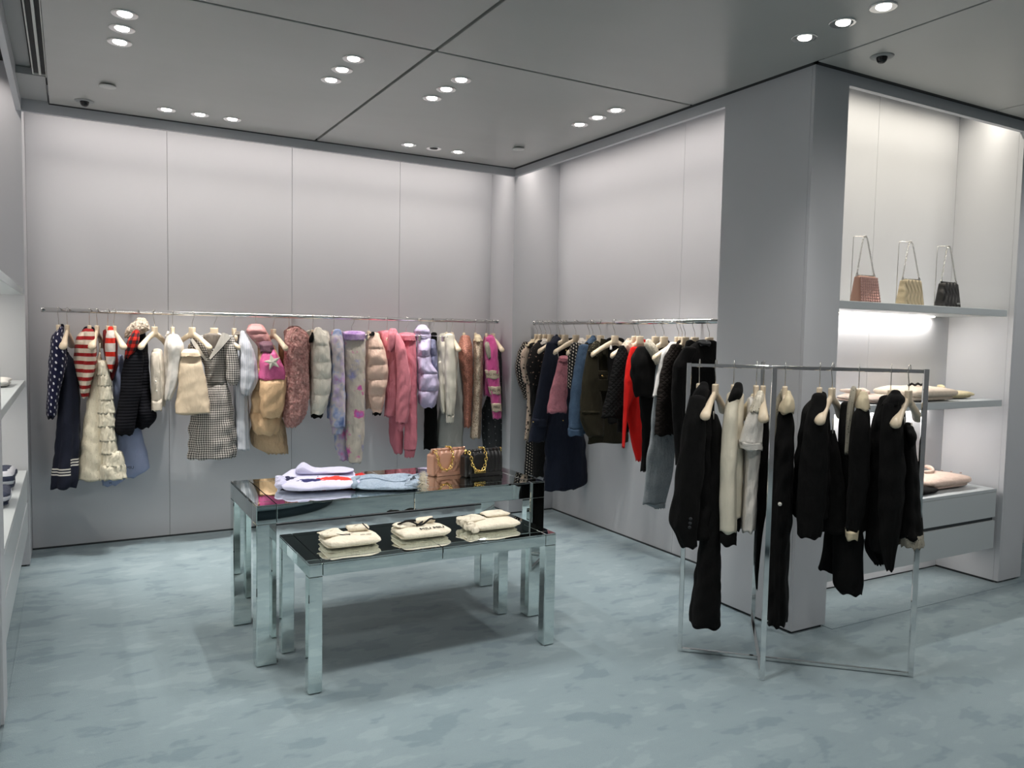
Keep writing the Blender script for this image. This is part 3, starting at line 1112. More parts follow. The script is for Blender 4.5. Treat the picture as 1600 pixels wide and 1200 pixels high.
def loft(rows, b, o=0.0, folds=(7, 0.05), puff=0, tan=0.0, fur=0.0, seed=0, e=2.3, N=36, flare=0.0, step=0.014, topb=0.55, wr=0.022):
    hgt = abs(rows[0][0] - rows[-1][0])
    M = max(10, min(90, int(hgt / step)))
    if puff:
        N, M = 56, max(30, min(150, int(hgt / 0.0055)))
    if fur:
        N, M = 72, max(24, int(hgt / 0.009))
    rg = np.random.RandomState(seed + 5)
    ph = rg.rand(6) * 6.28
    wk = [(rg.uniform(14, 70) * hgt, rg.randint(-6, 7), rg.rand() * 6.28, rg.uniform(0.4, 1.0)) for _ in range(5)]
    z, a, c = smooth_rows(rows, M)
    amax = max((c - a) / 2)
    V, Fc = [], []
    th = np.linspace(0, 2 * math.pi, N + 1)[:-1] + math.pi / 2
    ct, st = np.cos(th), np.sin(th)
    ex, ey = np.sign(ct) * np.abs(ct) ** (2 / e), np.sign(st) * np.abs(st) ** (2 / e)
    nf, af = folds
    for i in range(M):
        t = i / (M - 1)
        hw = max(0.002, (c[i] - a[i]) / 2)
        bb = b * (0.5 + 0.5 * min(1, hw / amax)) * (topb + (1 - topb) * min(1, t / 0.16)) * (1 + flare * t)
        hw2 = math.sqrt(max(hw * hw - (bb * tan) ** 2, (0.35 * hw) ** 2))
        k = 1.0
        if puff:
            sn_ = abs(math.sin(math.pi * puff * t))
            k = 0.76 + 0.24 * sn_ ** 0.5
        amp = af * (0.25 + 0.75 * t)
        fold = 1 + amp * np.sin(nf * th + ph[0] + 1.3 * math.sin(2.2 * t + ph[1])) + 0.5 * amp * np.sin((nf + 4) * th + ph[2] - 1.1 * t)
        fold += 0.012 * math.sin(17 * t + ph[3]) * np.sin(3 * th + ph[4])
        for (w1, w2, w3, w4) in wk:
            fold = fold + wr * w4 * np.sin(w1 * t + w2 * th + w3 + 0.8 * np.sin(2 * th + w3))
        if puff:
            fold = fold + 0.030 * (1 - sn_) * np.sin(13 * th + ph[3] * 3 + 9 * round(puff * t)) + 0.018 * np.sin(5 * th + 7 * puff * t)
        x = (a[i] + c[i]) / 2 + ex * hw2 * (0.93 + 0.07 * k) * np.clip(fold, 0.8, 1.10 if af < 0.09 else 1.14)
        y = o + ey * bb * k * fold
        zz = np.full(N, z[i]) + (0.006 * np.sin(nf * th + ph[5]) if i == M - 1 else 0)
        if fur:
            n_ = rg.rand(N) * fur
            x = x + ex * n_
            y = y + ey * n_
            zz = zz + (rg.rand(N) - 0.5) * fur * 0.8
        V += list(zip(x, y, zz))
    for i in range(M - 1):
        for k in range(N):
            l = (k + 1) % N
            Fc.append((i * N + k, (i + 1) * N + k, (i + 1) * N + l, i * N + l))
    # rounded closing of both ends
    cx, cy = (a[0] + c[0]) / 2, o
    top = V[:N]
    prev = 0
    for sc_, up in ((0.90, 0.006), (0.68, 0.012), (0.35, 0.015)):
        nb = len(V)
        V += [(cx + (v[0] - cx) * sc_, cy + (v[1] - cy) * sc_, v[2] + up) for v in top]
        for k in range(N):
            l = (k + 1) % N
            Fc.append((prev + k, prev + l, nb + l, nb + k))
        prev = nb
    Fc.append(tuple(prev + k for k in range(N)))
    ne = len(V)
    base = (M - 1) * N
    cx = (a[-1] + c[-1]) / 2
    V += [(cx + (v[0] - cx) * 0.9, cy + (v[1] - cy) * 0.9, v[2] + 0.012) for v in V[base:base + N]]
    for k in range(N):
        l = (k + 1) % N
        Fc.append((base + l, base + k, ne + k, ne + l))
    Fc.append(tuple(ne + k for k in range(N - 1, -1, -1)))
    V = [tuple(float(q) for q in v) for v in V]
    wide = int(np.argmax(c - a))
    ring = V[wide * N:(wide + 1) * N]
    seg = [math.dist(ring[k], ring[(k + 1) % N]) for k in range(N)]
    cu = [0.0]
    for g in seg:
        cu.append(cu[-1] + g)
    return V, Fc, cu, N


def loft_obj(name, data, mat, parent):
    V, Fc, cu, N = data
    o = mesh_obj(name, (V, Fc), mat, parent, True)
    me = o.data
    uvl = me.uv_layers.new(name='UVMap')
    buf = []
    for p in me.polygons:
        vs = list(p.vertices)
        cols = [v % N for v in vs]
        wrap = max(cols) == N - 1 and min(cols) == 0
        for v, cc in zip(vs, cols):
            buf += [cu[N] if (wrap and cc == 0) else cu[cc], V[v][2]]
    uvl.data.foreach_set('uv', buf)
    return o


FR = {'A': (40, 460, 3.75), 'B': (220, 460, 3.75), 'C': (380, 460, 3.75), 'D': (580, 460, 3.75),
      'E': (780, 480, 3.5306), 'F': (1030, 540, 2.6087), 'G': (1220, 540, 2.857)}
_AD = (KB - KA) / np.linalg.norm(KB - KA)
SEED = [0]


def hook_point(fr, hx):
    ox, oy, s = FR[fr]
    px = ox + hx / s
    if fr in 'ABCD':
        P = on(px, 484 + (px - 65) * 0.0267, 1, YB)
        P[2] = 1.652
    elif fr == 'E':
        P = on(px, 504, 0, XR)
        P[2] = 1.652
    else:
        d = ray(px, 575)
        n = np.array([-_AD[1], _AD[0]])
        t = (KA - CAM[:2]) @ n / (d[:2] @ n)
        P = CAM + d * t
        P[2] = ZK + 0.010
    return P


GFR = {'A': 'clothes on the back wall rail', 'B': 'clothes on the back wall rail', 'C': 'clothes on the back wall rail', 'D': 'clothes on the back wall rail',
       'E': 'clothes on the right wall rail', 'F': 'clothes on the free-standing rack', 'G': 'clothes on the free-standing rack'}


def garment(fr, hx, name, cat, label, holds, parts, hy=90, kind='wood', rot=None, extra=None):
    """parts: (name, material, rows in crop pixels (y,xl,xr), half depth, offset away from viewer, options)"""
    ox, oy, s = FR[fr]
    P = hook_point(fr, hx)
    if fr == 'E' and rot is None:
        v = np.array([0.10, 1.0, 0.0])
    else:
        v = np.array([P[0] - CAM[0], P[1] - CAM[1], 0.0])
    v /= np.linalg.norm(v)
    u = np.array([v[1], -v[0], 0.0])
    ang = math.atan2(u[1], u[0])
    r = empty(name, tuple(P), ang)
    tag(r, label, cat, GFR[fr])
    made = {}

    def pt(x, y, o):
        d = ray(ox + x / s, oy + y / s)
        Q = P + v * o
        t = ((Q - CAM) @ v) / (d @ v)
        X = CAM + d * t - P
        return float(X @ u), float(X[2]), float((d @ u) / (d @ v))
    for p in parts:
        nm, mat, rows, b, o = p[:5]
        op = dict(p[5]) if len(p) > 5 else {}
        par = op.pop('of', None)
        if nm == 'tube':            # a tube along crop points: (name, mat, pts, radius, offset, {'n': part name})
            n2 = op.pop('n', 'strap')
            q = []
            for (x, y) in rows:
                X, Z, _t = pt(x, y, o)
                q.append((X, o, Z))
            ob = mesh_obj(n2, tube_data(q, b, 8), mat, made.get(par, r), True)
            made[n2] = ob
            continue
        R_ = []
        tn = 0.0
        for (y, xl, xr) in rows:
            A, z0, t1 = pt(xl, y, o)
            B, z1, t2 = pt(xr, y, o)
            R_.append(((z0 + z1) / 2, A, B))
            tn = (t1 + t2) / 2
        SEED[0] += 1
        ob = loft_obj(nm, loft(R_, b, o, tan=tn, seed=SEED[0], **op), mat, made.get(par, r))
        made[nm] = ob
    if holds:
        if fr == 'E':
            ha = math.pi + ang + math.radians(90 - hy)
        else:
            ha = ang - math.radians(hy)
        hanger(tuple(P), ha, holds, kind)
    if extra:
        extra(r, pt, made)
    return r
# ------------------------------------------------------------------ cloth patterns
def P_stripe(c1, c2, period, duty=0.5, skew=0.0, obj=False):
    def f(t):
        x, y, z = t.xyz() if obj else t.uv()
        w = t.math('ADD', t.math('MULTIPLY', z, 1.0 / period), t.math('MULTIPLY', x, skew / period))
        w = t.math('ADD', w, t.math('MULTIPLY', t.noise(6.0, 1.0), 0.35))
        return t.mix(t.math('LESS_THAN', t.math('FRACT', w), duty), c1, c2)
    return f


def P_dots(bg, fg, scale, rad):
    def f(t):
        x, y, z = t.uv()
        v = t.comb(t.math('ADD', x, t.math('MULTIPLY', y, 0.5)), t.math('ADD', z, t.math('MULTIPLY', x, 0.5)), 0.0)
        d = t.vor(scale, v, 0.06, dim='2D')
        return t.mix(t.math('LESS_THAN', d, rad), bg, fg)
    return f


def P_check(c1, c2, c3, sc):
    def f(t):
        x, y, z = t.uv()
        xx = t.math('ADD', x, t.math('MULTIPLY', y, 0.4))
        a = t.math('GREATER_THAN', t.math('SINE', t.math('MULTIPLY', xx, sc)), 0.0)
        b = t.math('GREATER_THAN', t.math('SINE', t.math('MULTIPLY', z, sc)), 0.0)
        s = t.math('MULTIPLY', t.math('ADD', a, b), 0.5)
        return t.ramp(s, [(0.0, c1), (0.5, c2), (1.0, c3)], 'CONSTANT') if False else t.mix(t.math('GREATER_THAN', s, 0.75), t.mix(t.math('GREATER_THAN', s, 0.25), c1, c2), c3)
    return f


def P_blotch(stops, sc, det=3.0):
    def f(t):
        return t.ramp(t.noise(sc, det), stops)
    return f


def P_floral(bg, fg, sc, thr):
    def f(t):
        d = t.vor(sc)
        n = t.noise(sc * 2.5, 2.0)
        return t.mix(t.math('LESS_THAN', t.math('ADD', d, t.math('MULTIPLY', n, 0.4)), thr), bg, fg)
    return f


def sequin(name, c1, c2):
    t = NT(name)
    cell = t.vor(170.0, None, 1.0, 'Color')
    s = t.n('ShaderNodeSeparateColor')
    t.L(cell, s.inputs[0])
    f = s.outputs[0]
    t.set(t.mix(f, c1, c2), 0.35, 0.35)
    t.bump(t.vor(170.0), 0.8, 0.004)
    MATS[name] = t.m
    return t.m


def satin(name, col, rough=0.4, bump=0.5, sc=30):
    return fab(name, col, rough, 0.06, bump, sc, sheen=0.0, fine=200)


def quilted(name, col, sc, rough=0.6, lines=False):
    if name in MATS: return MATS[name]
    t = NT(name)
    x, y, z = t.xyz()
    if lines:
        h = t.math('ABSOLUTE', t.math('SINE', t.math('MULTIPLY', z, sc)))
    else:
        a = t.math('ABSOLUTE', t.math('SINE', t.math('MULTIPLY', t.math('ADD', x, z), sc)))
        b = t.math('ABSOLUTE', t.math('SINE', t.math('MULTIPLY', t.math('SUBTRACT', x, z), sc)))
        h = t.math('MINIMUM', a, b)
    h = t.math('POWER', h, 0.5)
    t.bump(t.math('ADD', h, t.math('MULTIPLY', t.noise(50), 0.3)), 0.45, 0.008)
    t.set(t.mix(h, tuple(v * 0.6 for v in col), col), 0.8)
    t.b.inputs['Specular IOR Level'].default_value = 0.12
    MATS[name] = t.m
    return t.m


def P_hem(bg, fg):
    def f(t):
        x, y, z = t.xyz()
        zz = t.math('ADD', z, t.math('MULTIPLY', t.math('GREATER_THAN', x, 0.006), -0.059))
        k = t.math('DIVIDE', t.math('ADD', zz, 1.048), -0.0187)
        ins = t.math('MULTIPLY', t.math('GREATER_THAN', k, 0.0), t.math('LESS_THAN', k, 2.6))
        return t.mix(t.math('MULTIPLY', ins, t.math('LESS_THAN', t.math('FRACT', k), 0.5)), bg, fg)
    return f


LONG |= {'long navy dress', 'ivory ruffled dress', 'pale blue cotton dress', 'cream shirt with buttoned cuff', 'short beige skirt', 'gingham dress',
         'beige pleated dress', 'pale grey wide trousers', 'long charcoal skirt', 'dark indigo denim jacket', 'short pink tweed skirt', 'black and white dotted top',
         'black quilted coat', 'white long shirt', 'long narrow black dress', 'black dress behind the centre post', 'black flared trousers', 'black skirt with lace hem', 'dark top with white label'}
BLK = (0.0030, 0.0029, 0.0029)
NAVY = srgb(22, 25, 44)
M_ = {
    'dotnavy': fab('navy_polka_dot', patt=P_dots(srgb(20, 22, 52), srgb(214, 214, 222), 22.0, 0.17)),
    'navy': fab('navy_crepe', patt=P_hem(srgb(27, 31, 46), srgb(216, 212, 204)), bump=0.25),
    'navytrim': fab('navy_rib', srgb(16, 17, 34)),
    'white': fab('white_cotton', srgb(226, 224, 220)),
    'redstripe': fab('red_cream_stripe_knit', patt=P_stripe(srgb(150, 26, 28), srgb(210, 196, 178), 0.054, 0.55), bump=0.5),
    'redwide': fab('red_white_wide_stripe', patt=P_stripe(srgb(214, 44, 26), srgb(224, 214, 206), 0.085, 0.62), bump=0.5),
    'darkred': fab('dark_red_knit', srgb(110, 20, 22)),
    'ivory': fab('ivory_chiffon', patt=P_dots(srgb(228, 220, 198), srgb(160, 148, 120), 22.0, 0.05), bump=0.5),
    'ruffle': fab('ivory_ruffle', srgb(232, 224, 202), bump=0.8, sc=80),
    'skyblue': fab('pale_blue_cotton', srgb(148, 158, 188), bump=0.25),
    'blackquilt': quilted('black_channel_quilt', (0.007, 0.007, 0.010), 150.0, 0.6, True),
    'plaidred': fab('red_black_plaid', patt=P_check((0.012, 0.012, 0.014), srgb(120, 18, 16), srgb(206, 44, 30), 130.0)),
    'whitefur': fab('cream_fur', srgb(222, 206, 186), bump=0.9, sc=120),
    'shirtcream': fab('cream_poplin', srgb(206, 196, 180), bump=0.5, sc=38),
    'blouse': fab('white_poplin', srgb(224, 219, 211), bump=0.5, sc=38),
    'beigeskirt': fab('beige_wool', srgb(224, 204, 176), bump=0.25),
    'gingham': fab('black_white_gingham', patt=P_check(srgb(222, 216, 208), srgb(150, 144, 138), srgb(58, 56, 56), 380.0), bump=0.4),
    'collarw': fab('off_white_collar', srgb(210, 204, 194)),
    'piping': fab('black_piping', (0.02, 0.02, 0.02)),
    'inside': fab('grey_lining', srgb(120, 112, 104)),
    'bluestripe': fab('pale_blue_stripe', patt=lambda t: t.mix(t.math('GREATER_THAN', t.math('SINE', t.math('MULTIPLY', t.xyz()[0], 500.0)), 0.2), srgb(190, 194, 206), srgb(222, 222, 224)), bump=0.5, sc=25),
    'rosepuff': satin('dusty_rose_nylon', srgb(214, 158, 156), 0.5),
    'mauve': satin('mauve_nylon', srgb(112, 80, 92), 0.5),
    'magentapuff': satin('magenta_nylon', srgb(228, 112, 164), 0.5),
    'beigepuff': satin('beige_nylon', srgb(220, 184, 144), 0.45),
    'star': fab('cream_star_patch', srgb(226, 220, 204)),
    'beigepleat': fab('beige_pleated_chiffon', srgb(206, 176, 142), bump=0.8, sc=90),
    'browntop': fab('tan_silk', srgb(150, 112, 82)),
    'pinkfur': fab('pink_teddy_fleece', patt=P_blotch([(0.3, srgb(176, 118, 114)), (0.7, srgb(222, 176, 168))], 60.0, 4.0), bump=0.9, sc=130),
    'whitepuff': satin('ivory_nylon', srgb(228, 222, 208), 0.5),
    'tiedye': fab('pastel_tie_dye', patt=P_blotch([(0.30, srgb(98, 120, 170)), (0.42, srgb(168, 176, 206)), (0.50, srgb(206, 196, 196)), (0.60, srgb(186, 168, 204)), (0.70, srgb(210, 120, 170))], 9.0, 3.0), bump=0.35),
    'tiepants': fab('pink_tie_dye', patt=P_blotch([(0.30, srgb(150, 150, 190)), (0.40, srgb(196, 186, 176)), (0.58, srgb(204, 194, 180)), (0.64, srgb(206, 90, 160)), (0.72, srgb(170, 120, 190))], 8.0, 3.0), bump=0.35),
    'waistdye': fab('purple_tie_dye_rib', patt=P_blotch([(0.3, srgb(150, 112, 176)), (0.6, srgb(196, 170, 206)), (0.75, srgb(206, 110, 170))], 20.0)),
    'peachpuff': satin('peach_nylon', srgb(222, 190, 172), 0.5),
    'pinkjacket': fab('rose_pink_cotton', srgb(220, 134, 146), bump=0.5),
    'pinkpants': fab('rose_pink_fleece', srgb(216, 128, 142), bump=0.5),
    'lilac': satin('lilac_satin_nylon', srgb(198, 188, 218), 0.33, 0.6),
    'lilacin': satin('lilac_lining', srgb(120, 122, 150), 0.4, 0.6, 60),
    'black': fab('black_wool', BLK, rough=1.0, bump=0.3, sheen=0.0),
    'offwhite': fab('off_white_crepe', srgb(222, 216, 200), bump=0.4, sc=25),
    'paleg': fab('pale_grey_crepe', srgb(168, 168, 162), bump=0.3),
    'rosesq': sequin('rose_sequin', srgb(120, 74, 62), srgb(208, 142, 122)),
    'champsq': sequin('champagne_sequin', srgb(130, 112, 92), srgb(216, 200, 178)),
    'magknit': fab('magenta_mohair', srgb(214, 84, 152), bump=0.6, sheen=0.4),
    'creamband': fab('cream_knit_band', srgb(206, 190, 168), bump=0.5),
    'charcoal': fab('charcoal_tulle', patt=P_dots(srgb(50, 52, 54), srgb(150, 150, 150), 17.0, 0.06), bump=0.3),
    'blkdots': fab('black_pin_dot', patt=P_dots((0.010, 0.010, 0.011), srgb(200, 190, 176), 40.0, 0.24)),
    'creamflor': fab('cream_floral', patt=P_floral(srgb(198, 178, 160), srgb(40, 32, 30), 34.0, 0.50)),
    'darkflor': fab('dark_floral', patt=P_floral((0.012, 0.011, 0.011), srgb(150, 122, 108), 36.0, 0.40)),
    'blklace': fab('black_lace', patt=P_floral((0.008, 0.008, 0.008), srgb(50, 48, 46), 70.0, 0.34), bump=0.7),
    'ddenim': fab('dark_indigo_denim', patt=p_denim(srgb(12, 16, 28), srgb(28, 36, 54)), bump=0.35),
    'mdenim': fab('blue_denim', patt=p_denim(srgb(44, 62, 84), srgb(84, 108, 134)), bump=0.4),
    'gdenim': fab('acid_grey_denim', patt=p_denim(srgb(84, 92, 100), srgb(166, 172, 174)), bump=0.5),
    'pinktweed': fab('pink_tweed', patt=p_denim(srgb(166, 96, 110), srgb(216, 150, 160)), bump=0.5, sc=120),
    'olive': fab('dark_olive_wool', srgb(42, 38, 24), bump=0.3),
    'olivelace': fab('jewelled_olive_trim', patt=P_floral(srgb(40, 36, 24), srgb(150, 146, 116), 90.0, 0.42), bump=0.8),
    'blkquilt2': quilted('black_diamond_quilt', (0.006, 0.006, 0.006), 95.0, 0.6),
    'brquilt': quilted('dark_brown_diamond_quilt', srgb(34, 29, 26), 95.0, 0.6),
    'red': fab('scarlet_knit', srgb(218, 22, 16), bump=0.3),
    'lace': fab('white_eyelet_lace', patt=P_floral(srgb(218, 210, 192), srgb(110, 104, 90), 80.0, 0.40), bump=0.8),
    'creamknit': fab('cream_merino', srgb(228, 220, 200), bump=0.25),
    'creamyoke': fab('cream_mesh_yoke', srgb(210, 196, 166), bump=0.3),
    'greylace': fab('grey_lace', patt=P_floral(srgb(170, 164, 148), srgb(80, 78, 70), 90.0, 0.38), bump=0.8),
    'pearl': plain('pearl_button', (0.7, 0.68, 0.62), 0.25),
}
m = M_
SF = {'folds': (5, 0.03)}


def star_part(parent, pt, cx, cy, rad, o, mat):
    x0, z0, _ = pt(cx, cy, o)
    V = []
    for d_ in (0.0, 0.012):
        for k in range(10):
            q = math.pi / 2 + k * math.pi / 5 + 0.25
            rr = rad if k % 2 == 0 else rad * 0.42
            V.append((x0 + rr * math.cos(q), o + d_, z0 + rr * math.sin(q)))
    V.append((x0, o - 0.006, z0))
    Fc = [(k, (k + 1) % 10, 20) for k in range(10)] + [(k, (k + 1) % 10, 10 + (k + 1) % 10, 10 + k) for k in range(10)] + [tuple(range(19, 9, -1))]
    return mesh_obj('star_patch', (V, Fc), mat, parent)


def buttons(parent, pt, spots, o, mat, rad=0.007):
    for (x, y) in spots:
        X, Z, _ = pt(x, y, o)
        dd = lathe_data([(rad, 0.0), (rad, 0.003), (rad * 0.5, 0.005)], 10)
        ob = mesh_obj('button', ([(X + a, o - c, Z + b) for a, b, c in dd[0]], dd[1]), mat, parent, True)


# ------------------------------------------------------------------ back wall rail
garment('A', 192, 'polka_dot_blouse', 'blouse', 'navy blouse with white polka dots, first on the back rail', 'navy polka dot blouse', [
    ('sleeve', m['dotnavy'], [(200, 195, 222), (240, 150, 226), (300, 145, 236), (380, 138, 246), (450, 132, 234), (550, 128, 206), (640, 122, 190), (706, 122, 182)], 0.14, -0.04, SF),
    ('cuff', m['navytrim'], [(700, 124, 182), (727, 129, 166)], 0.06, -0.04, SF),
    ('collar', m['navytrim'], [(186, 202, 226), (205, 186, 226), (232, 172, 224)], 0.05, 0.02, SF)], 100)
garment('A', 243, 'navy_dress', 'dress', 'long navy dress with three white hem stripes', 'long navy dress', [
    ('body', m['navy'], [(350, 232, 256), (400, 215, 296), (500, 200, 310), (600, 192, 318), (700, 185, 322), (800, 178, 322), (900, 172, 318), (1000, 155, 315), (1090, 145, 318), (1125, 146, 300)], 0.12, 0.02, {'folds': (6, 0.09)}),
    ('tube', m['navytrim'], [(238, 290), (240, 320), (244, 355)], 0.004, -0.02, {'n': 'strap'})], 98)
garment('A', 372, 'striped_sweater', 'sweater', 'dark red and cream striped sweater with navy neckline', 'red and cream striped sweater', [
    ('body', m['redstripe'], [(212, 335, 402), (240, 298, 408), (300, 286, 416), (400, 282, 418), (470, 296, 408), (530, 312, 385), (600, 325, 372)], 0.13, 0.0, SF),
    ('sleeve', m['redstripe'], [(225, 340, 404), (300, 338, 412), (380, 340, 412), (450, 335, 400), (530, 325, 375), (580, 335, 352)], 0.05, -0.11, SF),
    ('collar', m['navytrim'], [(200, 338, 404), (218, 330, 408)], 0.05, 0.02, SF)], 88)
garment('A', 418, 'ruffle_dress', 'dress', 'ivory dress with tiers of ruffles, reaching the lowest on the back rail', 'ivory ruffled dress', [
    ('body', m['ivory'], [(352, 426, 442), (420, 402, 456), (500, 384, 472), (600, 365, 492), (700, 350, 508), (800, 336, 520), (900, 326, 540), (1000, 316, 560), (1076, 310, 575)], 0.12, 0.0, {'folds': (5, 0.05)}),
    ('tube', m['ivory'], [(436, 285), (435, 320), (433, 356)], 0.004, 0.0, {'n': 'strap'})] +
    [('ruffle', m['ruffle'], [(a, l, r_ - 12), ((a + b) / 2, l - 1, r_ - 4), (b, l - 3, r_)], 0.05 + 0.002 * i, -0.08 - 0.003 * i, {'folds': (11, 0.10), 'topb': 0.9})
     for i, (a, b, l, r_) in enumerate(((398, 474, 420, 490), (466, 535, 424, 504), (536, 618, 426, 514), (618, 696, 426, 524), (690, 774, 426, 528), (770, 858, 436, 530), (850, 932, 442, 540), (926, 1004, 455, 580), (998, 1080, 432, 592)))], 100)
garment('A', 480, 'striped_scarf_sweater', 'sweater', 'bright red sweater with wide white stripes', 'bright red and white striped sweater', [
    ('body', m['darkred'], [(215, 455, 530), (300, 450, 540), (400, 470, 545), (500, 488, 515)], 0.10, 0.02, SF),
    ('sleeve', m['redwide'], [(200, 482, 514), (235, 470, 524), (300, 465, 528), (380, 468, 530), (420, 478, 516), (452, 490, 510)], 0.06, -0.08, SF)], 85)


def skirt_text(r, pt, made):
    X, Z, _ = pt(612, 1012, -0.05)
    text_part('lettering', 'MIU', 0.028, m['black'], r, (X, -0.075, Z), (math.pi / 2, 0, 0))
    X, Z, _ = pt(497, 1108, -0.05)
    text_part('lettering', 'M', 0.022, m['black'], r, (X, -0.045, Z), (math.pi / 2, 0, 0))


garment('A', 515, 'blue_shirt_dress', 'dress', 'pale blue cotton dress hanging behind the ivory ruffles', 'pale blue cotton dress', [
    ('body', m['skyblue'], [(365, 540, 572), (430, 512, 584), (600, 512, 600), (800, 520, 680), (900, 524, 706), (1000, 524, 730), (1030, 524, 734), (1072, 520, 640)], 0.07, 0.06, {'folds': (4, 0.05)}),
    ('hem_panel', m['skyblue'], [(1020, 440, 540), (1080, 440, 600), (1118, 450, 530)], 0.05, 0.10, SF)], 72, extra=skirt_text)
garment('A', 658, 'quilted_jacket', 'jacket', 'black quilted jacket with cream fur collar on the back rail', 'black quilted jacket', [
    ('body', m['blackquilt'], [(225, 640, 702), (300, 600, 716), (400, 600, 722), (500, 600, 728), (600, 610, 735), (700, 625, 768), (745, 630, 762), (778, 640, 722)], 0.13, 0.03, SF),
    ('sleeve', m['blackquilt'], [(300, 585, 690), (400, 573, 690), (500, 560, 685), (600, 548, 675), (700, 532, 655), (790, 512, 640), (822, 545, 626)], 0.06, -0.10, SF),
    ('shoulder_yoke', m['plaidred'], [(222, 625, 668), (260, 600, 668), (300, 588, 660), (345, 582, 640), (372, 580, 606)], 0.055, -0.115, SF),
    ('fur_collar', m['whitefur'], [(152, 655, 702), (178, 620, 718), (205, 597, 722), (232, 590, 672), (252, 590, 616)], 0.055, -0.03, {'fur': 0.012, 'folds': (5, 0.03)})], 92)
garment('A', 755, 'cream_shirt', 'shirt', 'cream shirt with buttoned cuff hanging low from its hanger', 'cream shirt with buttoned cuff', [
    ('body', m['shirtcream'], [(330, 742, 800), (380, 728, 808), (450, 732, 822), (540, 738, 826), (620, 750, 822), (655, 770, 815)], 0.10, 0.02, {'folds': (6, 0.06)}),
    ('sleeve', m['shirtcream'], [(350, 735, 785), (420, 730, 790), (500, 733, 795), (600, 737, 795), (625, 738, 790)], 0.05, -0.07, {'folds': (6, 0.06)}),
    ('cuff', m['shirtcream'], [(618, 737, 800), (680, 738, 800)], 0.045, -0.08, SF)], 118,
    extra=lambda r, pt, made: buttons(r, pt, ((763, 510), (768, 565)), -0.125, m['pearl'], 0.006))
garment('B', 185, 'puff_sleeve_blouse', 'blouse', 'white blouse with gathered puff sleeves', 'white puff sleeve blouse', [
    ('collar', m['blouse'], [(225, 150, 170), (250, 142, 160)], 0.05, 0.05, SF),
    ('body', m['blouse'], [(250, 150, 226), (300, 136, 240), (400, 132, 232), (480, 130, 225), (540, 130, 212)], 0.10, 0.02, {'folds': (7, 0.06)}),
    ('sleeve', m['blouse'], [(245, 160, 226), (280, 148, 250), (325, 150, 252), (400, 160, 234), (480, 150, 226), (560, 140, 204), (620, 138, 176)], 0.06, -0.07, {'folds': (8, 0.08)})], 84)
garment('B', 300, 'beige_skirt', 'skirt', 'short beige skirt on a wide shouldered hanger', 'short beige skirt', [
    ('body', m['beigeskirt'], [(360, 230, 352), (450, 222, 370), (550, 214, 390), (650, 207, 408), (698, 210, 413)], 0.06, -0.10, {'folds': (3, 0.02)}),
    ('waistband', m['beigeskirt'], [(332, 238, 338), (345, 234, 346), (364, 229, 354)], 0.057, -0.10, SF),
    ('tube', m['collarw'], [(238, 270), (238, 330)], 0.002, -0.08, {'n': 'strap'})], 52)


def lapels(r, pt, made):
    for nm, pts in (('lapel', [(300, 255), (330, 290), (392, 388), (372, 388), (305, 300), (290, 270)]),
                    ('lapel', [(478, 222), (510, 232), (530, 252), (470, 320), (408, 386), (400, 372), (440, 300)])):
        V = []
        for d_ in (0.0, 0.008):
            for (x, y) in pts:
                X, Z, _ = pt(x, y, -0.095)
                V.append((X, -0.095 + d_ - 0.0, Z))
        n = len(pts)
        Fc = [tuple(range(n)), tuple(range(2 * n - 1, n - 1, -1))] + [(k, (k + 1) % n, n + (k + 1) % n, n + k) for k in range(n)]
        lp = mesh_obj(nm, (V, Fc), m['collarw'], r)
        q = [(pt(x, y, -0.100)[0], -0.100, pt(x, y, -0.100)[1]) for x, y in (pts[3:6] if pts[0][0] == 300 else pts[2:5])]
        mesh_obj('piping', tube_data(q, 0.003, 6), m['piping'], lp, True)
    buttons(r, pt, ((404, 430), (408, 470)), -0.09, m['pearl'], 0.006)


garment('B', 430, 'gingham_dress', 'dress', 'black and white gingham dress with wide pointed collar', 'gingham dress', [
    ('bodice', m['gingham'], [(252, 300, 536), (300, 292, 548), (360, 345, 530), (420, 372, 512), (480, 382, 498), (520, 380, 502)], 0.07, 0.0, {'folds': (5, 0.03)}),
    ('neck_lining', m['inside'], [(240, 366, 470), (290, 372, 458), (370, 398, 416)], 0.02, -0.055, {'folds': (3, 0.0), 'topb': 1}),
    ('skirt', m['gingham'], [(505, 380, 504), (560, 350, 518), (620, 322, 528), (700, 300, 536), (800, 290, 545), (900, 286, 549), (958, 288, 549)], 0.085, 0.0, {'folds': (9, 0.10)}),
    ('sleeve', m['gingham'], [(250, 495, 546), (330, 494, 566), (420, 500, 578), (500, 498, 578), (530, 520, 562)], 0.05, -0.05, {'folds': (6, 0.05)}),
    ('sleeve', m['gingham'], [(258, 292, 330), (330, 288, 325), (420, 300, 340)], 0.04, 0.03, SF)], 25, extra=lapels)
garment('B', 546, 'striped_blouse', 'blouse', 'pale blue striped dress with balloon sleeve', 'pale blue striped dress', [
    ('body', m['bluestripe'], [(235, 530, 600), (300, 530, 620), (500, 540, 625), (600, 546, 632), (800, 550, 636), (905, 552, 640)], 0.09, 0.05, {'folds': (8, 0.08)}),
    ('sleeve', m['bluestripe'], [(225, 582, 610), (280, 574, 642), (350, 580, 670), (430, 582, 686), (500, 578, 688), (555, 580, 662), (590, 592, 634)], 0.07, -0.06, {'folds': (9, 0.07)}),
    ('collar', m['inside'], [(228, 548, 590), (250, 540, 580)], 0.03, -0.02, SF)], 75)
